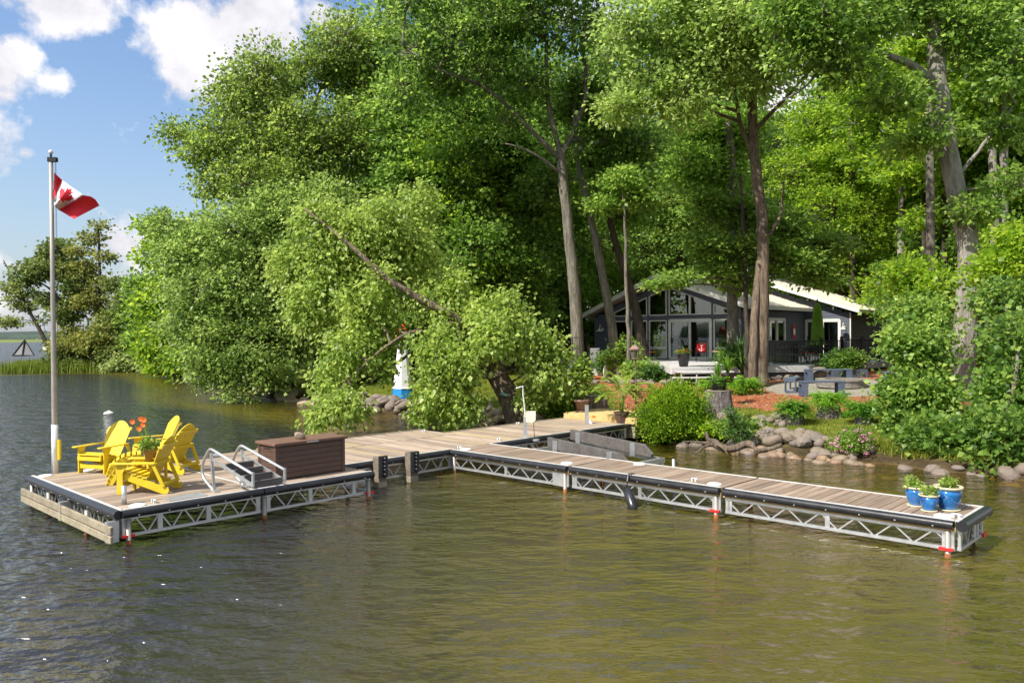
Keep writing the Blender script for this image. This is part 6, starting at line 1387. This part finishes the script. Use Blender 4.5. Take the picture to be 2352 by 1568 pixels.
# leafy bank of broad linden leaves at the right
LB = [('tallest bush of the leafy bank, in front of the biggest trunk', 2120, 1000, 19.5, [(2110, 800, 54, 20), (2120, 900, 60, 19.5), (2085, 910, 46, 19.5), (2085, 780, 40, 20), (2110, 730, 48, 20.5), (2130, 1000, 60, 18.6, .7), (2060, 975, 26, 19.6, .7)], 560),
      ('bush at the right edge of the picture overhanging the dark rocks', 2300, 1020, 17.6, [(2335, 780, 66, 18.5), (2310, 910, 62, 18), (2240, 995, 50, 17.6), (2330, 1000, 66, 17.2), (2180, 1010, 44, 17.8, .7), (2290, 1060, 46, 16.8, .6), (2380, 880, 90, 18), (2300, 690, 46, 19.5, .8)], 640),
      ('pale leaved bush beside the biggest trunk, behind the leafy bank', 2150, 860, 22.5, [(2120, 690, 50, 22.8), (2090, 640, 50, 23, .8), (2300, 620, 60, 22.5, .8), (2350, 560, 60, 22.5), (2160, 640, 26, 22, .7)], 330)]
for i, (lab, px, py, Y, lb, tf) in enumerate(LB):
    b = base_at(px, py, Y); tree('linden_bush', lab, b, [([Vector(b), P(lb[0][0], lb[0][1] + 60, Y), P(lb[0][0], lb[0][1], lb[0][3])], .06, .02), ([Vector(b), P(lb[2][0], lb[2][1] + 30, Y), P(lb[2][0], lb[2][1], Y)], .05, .02)], lb, int(tf * 1.5), 15, .115, 'leaf_linden' if i < 2 else 'leaf_back', 'bark_g', 231 + i, limb=.02, spread=.32, flat=.7, shell=.45, cat='bush', trw=.007, flare=0, W=.52, droop=.35)

# ---- the wood behind: one tree of each habit, then copies
def generic(name, seed, h, r_, mat, bark, tufts, per, size, low=.25):
    t = thing(name, 'x', 'tree', (0, 0, 0)); rr_ = random.Random(seed); mb = MB()
    pts = [(0, 0, -.3), (rr_.uniform(-.3, .3), 0, h * .3), (rr_.uniform(-.6, .6), rr_.uniform(-.5, .5), h * .6), (rr_.uniform(-1, 1), 0, h * .95)]
    c = stem(mb, pts, .26, .06, 9, .3, .03, seed); mb.build('trunk', M[bark], t, True); L = []
    for k in range(13):
        f = low + (1 - low) * (k + .5) / 13; a = rr_.uniform(0, 6.28); w = r_ * (.55 + .5 * math.sin(math.pi * min(1, f * 1.05))); q = rr_.uniform(.25, .62) * w
        L.append((q * math.cos(a), q * math.sin(a), h * f, w * rr_.uniform(.5, .72), w * rr_.uniform(.5, .72), h * .075 * rr_.uniform(.7, 1.3)))
    m2 = MB(); limbs(m2, L, c[3:], .06, seed=seed); m2.build('limbs', M[bark], t, True)
    foliage(t, (0, 0, 0), L, tufts, per, size, M[mat], seed, spread=.62, flat=.38, shell=.3, bark=M[bark], twr=.012, up=.5); return t
KIND = [generic('forest_tree', 301, 21, 4.2, 'leaf_dark', 'bark_d', 760, 17, .23), generic('forest_tree', 302, 24, 4.6, 'leaf_mid', 'bark_g', 800, 17, .24, .35), generic('forest_tree', 303, 18, 3.8, 'leaf_back', 'bark_g', 700, 17, .23, .2), generic('forest_tree', 304, 23, 3.6, 'leaf_back', 'bark_l', 640, 17, .24, .45), generic('understorey_tree', 305, 9, 3.0, 'leaf_dark', 'bark_d', 560, 16, .19, .08), generic('understorey_tree', 306, 8, 2.8, 'leaf_mid', 'bark_g', 560, 16, .18, .1)]
KL = ['dark crowned forest tree standing in the wood behind the cottage', 'tall mid green forest tree standing in the wood behind the cottage', 'bright green tree of the wood behind the cottage', 'tall pale trunked yellow green tree of the wood behind the cottage', 'low dark bushy tree filling the wood below the tall crowns', 'low fresh green bushy tree at the edge of the wood']
used = set()
def put(k, x, y, s, rz, label=None, sz=1.0):
    o = KIND[k] if k not in used else copy_tree(KIND[k]); used.add(k); o.location = (x, y, gz(x, y) - .1); o.rotation_euler = (0, 0, rz); o.scale = (s, s, s * sz); o['label'] = label or KL[k]; o['group'] = ['dark forest trees', 'tall green forest trees', 'sunlit forest trees', 'pale trunked forest trees', 'dark understorey trees', 'fresh understorey trees'][k]
rr = random.Random(12)
FT = [(-3, 43, 1, .92), (1, 47, 0, .95), (-6, 46, 1, 1.0), (-9.5, 49, 0, .85), (-1.5, 52, 3, 1.05), (3.5, 53, 2, 1.1), (-12, 53, 2, .75), (-5, 56, 1, 1.1), (6.5, 60.5, 0, 1.1), (12, 63, 2, 1.2), (18, 62, 1, 1.15), (24, 56, 2, 1.15), (27, 48, 0, 1.05), (22.5, 46.5, 3, 1.05), (26, 41, 2, 1.05), (23, 37, 3, .95), (30, 43, 1, 1.1), (33, 51, 2, 1.2), (29, 36, 0, 1.0), (20, 33, 3, .95), (25, 31.5, 2, .9), (35, 40, 3, 1.1), (30, 60, 2, 1.25), (38, 56, 1, 1.2), (15, 70, 3, 1.25), (22, 70, 2, 1.3), (0, 64, 1, 1.15), (8, 72, 0, 1.2), (-9, 63, 3, 1.0), (-15, 60, 0, .78), (-18.5, 64, 1, .62), (30, 72, 0, 1.3), (40, 68, 2, 1.3), (-4, 74, 2, 1.2), (44, 50, 0, 1.15), (37, 47, 3, 1.15), (-2.5, 40.5, 2, .8), (-14, 68, 2, .8), (20, 80, 1, 1.4), (34, 82, 2, 1.4), (5, 84, 2, 1.35), (48, 76, 1, 1.35)]
for (x, y, k, s) in FT: put(k, x, y, s, rr.uniform(0, 6.28), sz=rr.uniform(.95, 1.1))
UT = [(-7, 40, 4, .8), (-4.5, 42, 5, .8), (-1, 41.5, 4, .9), (1.0, 49.5, 4, 1.0), (3.0, 50.5, 5, .9), (5.5, 52.5, 4, 1.1), (-11, 44.5, 5, .8), (-14.5, 50, 4, .8), (23.5, 40.5, 5, 1.0), (21.8, 41.5, 4, .9), (27, 38, 5, 1.1), (20.6, 34.5, 4, .75), (23, 33, 5, .8), (19.5, 29.5, 5, .7), (22.5, 28, 4, .8), (26, 29, 5, .9), (18.5, 25.5, 5, .6), (21, 24, 4, .7), (28, 45, 4, 1.1), (31, 39, 5, 1.1), (10, 64, 4, 1.3), (16, 62, 5, 1.2), (22, 58, 4, 1.3), (-17.5, 56, 5, .8), (-8.5, 42.5, 4, .7), (2.2, 44.5 + 4, 4, .9), (-20, 66, 4, .9), (-25, 70, 5, .8), (34, 44, 4, 1.2), (17.5, 21, 4, .5)]
for (x, y, k, s) in UT: put(k, x, y, s, rr.uniform(0, 6.28))
for (lab, px, py, Y, tr_, lb, tf, mt, sd_) in (
    ('full crowned maple filling the wood above the leaning tree', 1150, 850, 40, [(1150, 700), (1130, 560), (1100, 420), (1080, 300)], [(950, 420, 90, 40), (1050, 380, 85, 39.5), (1150, 420, 85, 40), (1230, 480, 60, 40), (1000, 520, 80, 39.5), (1100, 560, 80, 39), (1200, 620, 60, 39.5), (930, 320, 80, 41), (1080, 270, 80, 40.5), (1160, 700, 56, 40), (1235, 720, 46, 40), (1180, 330, 60, 40)], 1500, 'leaf_dark', 401),
    ('light maple rising right behind the cottage gable', 1560, 640, 52, [(1560, 560), (1550, 430), (1540, 300)], [(1400, 560, 60, 45), (1480, 570, 60, 48), (1560, 520, 70, 50), (1450, 460, 75, 48), (1560, 430, 80, 50), (1500, 350, 80, 49), (1620, 400, 80, 50), (1600, 300, 80, 50), (1400, 380, 60, 47), (1660, 520, 60, 51)], 1100, 'leaf_mid', 402),
    ('yellow green maple rising behind the right end of the cottage roof', 1930, 720, 52, [(1930, 620), (1920, 480), (1930, 330)], [(1850, 570, 66, 51), (1950, 620, 60, 51), (1900, 480, 80, 51), (2000, 500, 70, 50), (1830, 400, 80, 52), (1940, 380, 80, 51), (2060, 420, 70, 50), (1880, 290, 80, 52), (2040, 650, 60, 48), (2070, 560, 60, 48), (2000, 710, 46, 48)], 1200, 'leaf_back', 403),
    ('fresh green maple deep in the wood right of the biggest trunk', 2300, 700, 36, [(2300, 560), (2310, 420), (2300, 300)], [(2290, 560, 66, 35), (2340, 480, 66, 35), (2270, 400, 60, 36), (2330, 330, 66, 36), (2260, 640, 46, 34), (2340, 650, 56, 34)], 620, 'leaf_back', 404)):
    b = base_at(px, py, Y); tree('forest_tree', lab, b, [([Vector(b)] + [P(x, y, Y) for x, y in tr_], .26, .09)], lb, tf, 19, .19, mt, 'bark_d', sd_, limb=.06, spread=.55, flat=.42, shell=.3, flare=.2, up=.45)
# slender trunks of the right wood
b0 = len(FT)
for i, (px, py, Y, top, r_, bk, lab) in enumerate(((2136, 640, 33, -80, .16, 'bark_g', 'straight brown trunk just left of the biggest one'), (2168, 610, 37, 300, .12, 'bark_d', 'thin dark trunk immediately left of the biggest trunk'), (2305, 700, 33, -60, .17, 'bark_l', 'pale trunk at the far right behind the biggest one'), (2122, 660, 40, 200, .11, 'bark_d', 'thinner dark trunk further left of the straight brown one'), (1958, 700, 50, 150, .16, 'bark_d', 'dark trunk above the right end of the cottage roof'), (1150, 760, 40, 260, .16, 'bark_d', 'dark trunk deep in the wood above the leaning tree'), (1085, 700, 42, 300, .13, 'bark_d', 'second dark trunk deep in the wood left of the first'))):
    c = at(px, py, Y); b = (c.x, c.y, gz(c.x, c.y))
    tree('forest_tree', lab, b, [([Vector(b), P(px, (py + top) / 2, Y), P(px - 6, top, Y)], r_ * 1.3, r_ * .7)], [(px, top + 40, 60, Y), (px + 40, top + 120, 50, Y, .5), (px - 40, top + 200, 46, Y, .4)], 240, 17, .19, 'leaf_back' if px > 1500 else 'leaf_dark', bk, 260 + i, limb=.04, spread=.5, flat=.35, shell=.3, flare=.2)
# far wood as one mass
rg = np.random.default_rng(77); n = 42000
X = rg.uniform(-28, 95, n); Y = rg.uniform(88, 104, n) + .15 * np.abs(X - 20); Zt = 21 + 4 * np.sin(X * .35) + 3 * np.sin(X * .9 + 1) - np.clip(-(X + 2) * .42, 0, 14); Z = rg.random(n) * Zt + .5
C = np.stack([X, Y, Z], 1); V_, T_ = leaf_arrays(C, rg.normal(size=(n, 3)), rg.uniform(.5, 1.0, n), .45, .6, rng=rg)
prop(link('far_wood', tri_mesh('far_wood', V_, T_, M['leaf_back'])), 'mass of green woodland closing the view behind the trees', kind='stuff')

# ================================================================ GROUND COVER
def blades(name, XYZ, h, w, mat, seed, lean=.35, label=None):
    r_ = np.random.default_rng(seed); n = len(XYZ); a = r_.uniform(0, 6.28, n); hh_ = h * r_.uniform(.5, 1.2, n); ln = r_.uniform(0, lean, n) * hh_
    s = np.stack([-np.sin(a), np.cos(a), np.zeros(n)], 1) * w / 2; d = np.stack([np.cos(a), np.sin(a), np.zeros(n)], 1)
    tip = XYZ + d * ln[:, None] + np.stack([np.zeros(n), np.zeros(n), hh_], 1)
    V_ = np.stack([XYZ - s, XYZ + s, tip], 1).reshape(-1, 3); T_ = np.arange(3 * n).reshape(-1, 3)
    return prop(link(name, tri_mesh(name, V_, T_, M[mat])), label, kind='stuff')
rg = np.random.default_rng(15)
q = rg.uniform([-12, 16], [22, 42], (260000, 2)); hq, dq = height(q[:, 0], q[:, 1]); qq = q.copy(); qq[:, 0] += .16 * np.sin(q[:, 1] * 5); qq[:, 1] += .12 * np.sin(q[:, 0] * 6.3)
okl = (dq > .75) & ~inpoly(qq, MULCH) & (q[:, 1] < 20 + dq * 3.5 + 16) & ~((np.abs(q[:, 0] - 2.5) < 1.9) & (q[:, 1] > 21.5) & (q[:, 1] < 24.4))
g_ = np.concatenate([q[okl], hq[okl][:, None]], 1); blades('lawn_grass', g_, .065, .022, 'grass', 16, .8, 'short green and yellow lawn grass above the rock bank')
mk = (dq > 1.5) & inpoly(qq, MULCH) & (q[:, 1] < 33) & (np.hypot(q[:, 0] - 11.9, q[:, 1] - 28.9) > 2.6); mq = q[mk][:26000]; mh = hq[mk][:26000]
C = np.concatenate([mq, mh[:, None] + .012], 1); V_, T_ = leaf_arrays(C, rg.normal(size=(len(C), 3)) * np.array([[1, 1, .15]]), rg.uniform(.05, .12, len(C)), .16, .9, .03, rng=rg)
prop(link('mulch_chips', tri_mesh('mulch_chips', V_, T_, M['mulchchip'])), 'red brown wood chips spread over the garden bed', kind='stuff')
# reeds round the spit
def band(pts, n, w, seed):
    r_ = np.random.default_rng(seed); out = []
    for i in range(n):
        k = r_.integers(0, len(pts) - 1); f = r_.random(); a = np.array(pts[k]); b = np.array(pts[k + 1]); p_ = a * (1 - f) + b * f + r_.normal(size=2) * w; out.append((p_[0], p_[1], -.1))
    return np.array(out)
rp = [tuple(G(x, y, 0)[:2]) for (x, y) in ((42, 856), (90, 853), (150, 853), (210, 852), (262, 850))]
blades('reeds', band(rp, 9000, 1.0, 4), 1.15, .09, 'reed', 17, .3, 'tall green reeds along the shore of the spit')
xs_ = rg.uniform(5.0, 12, 3500); ys_ = np.interp(xs_, [5, 6.2, 7.3, 8.4, 9.6, 11, 13], [21.9, 20.3, 19.6, 18.4, 17.0, 15.9, 14.3]) + rg.uniform(.1, .7, 3500)
hz_, _ = height(xs_, ys_); blades('bank_grass', np.stack([xs_, ys_, hz_], 1), .20, .022, 'grass', 18, .9, 'longer grass hanging over the top of the rock bank')
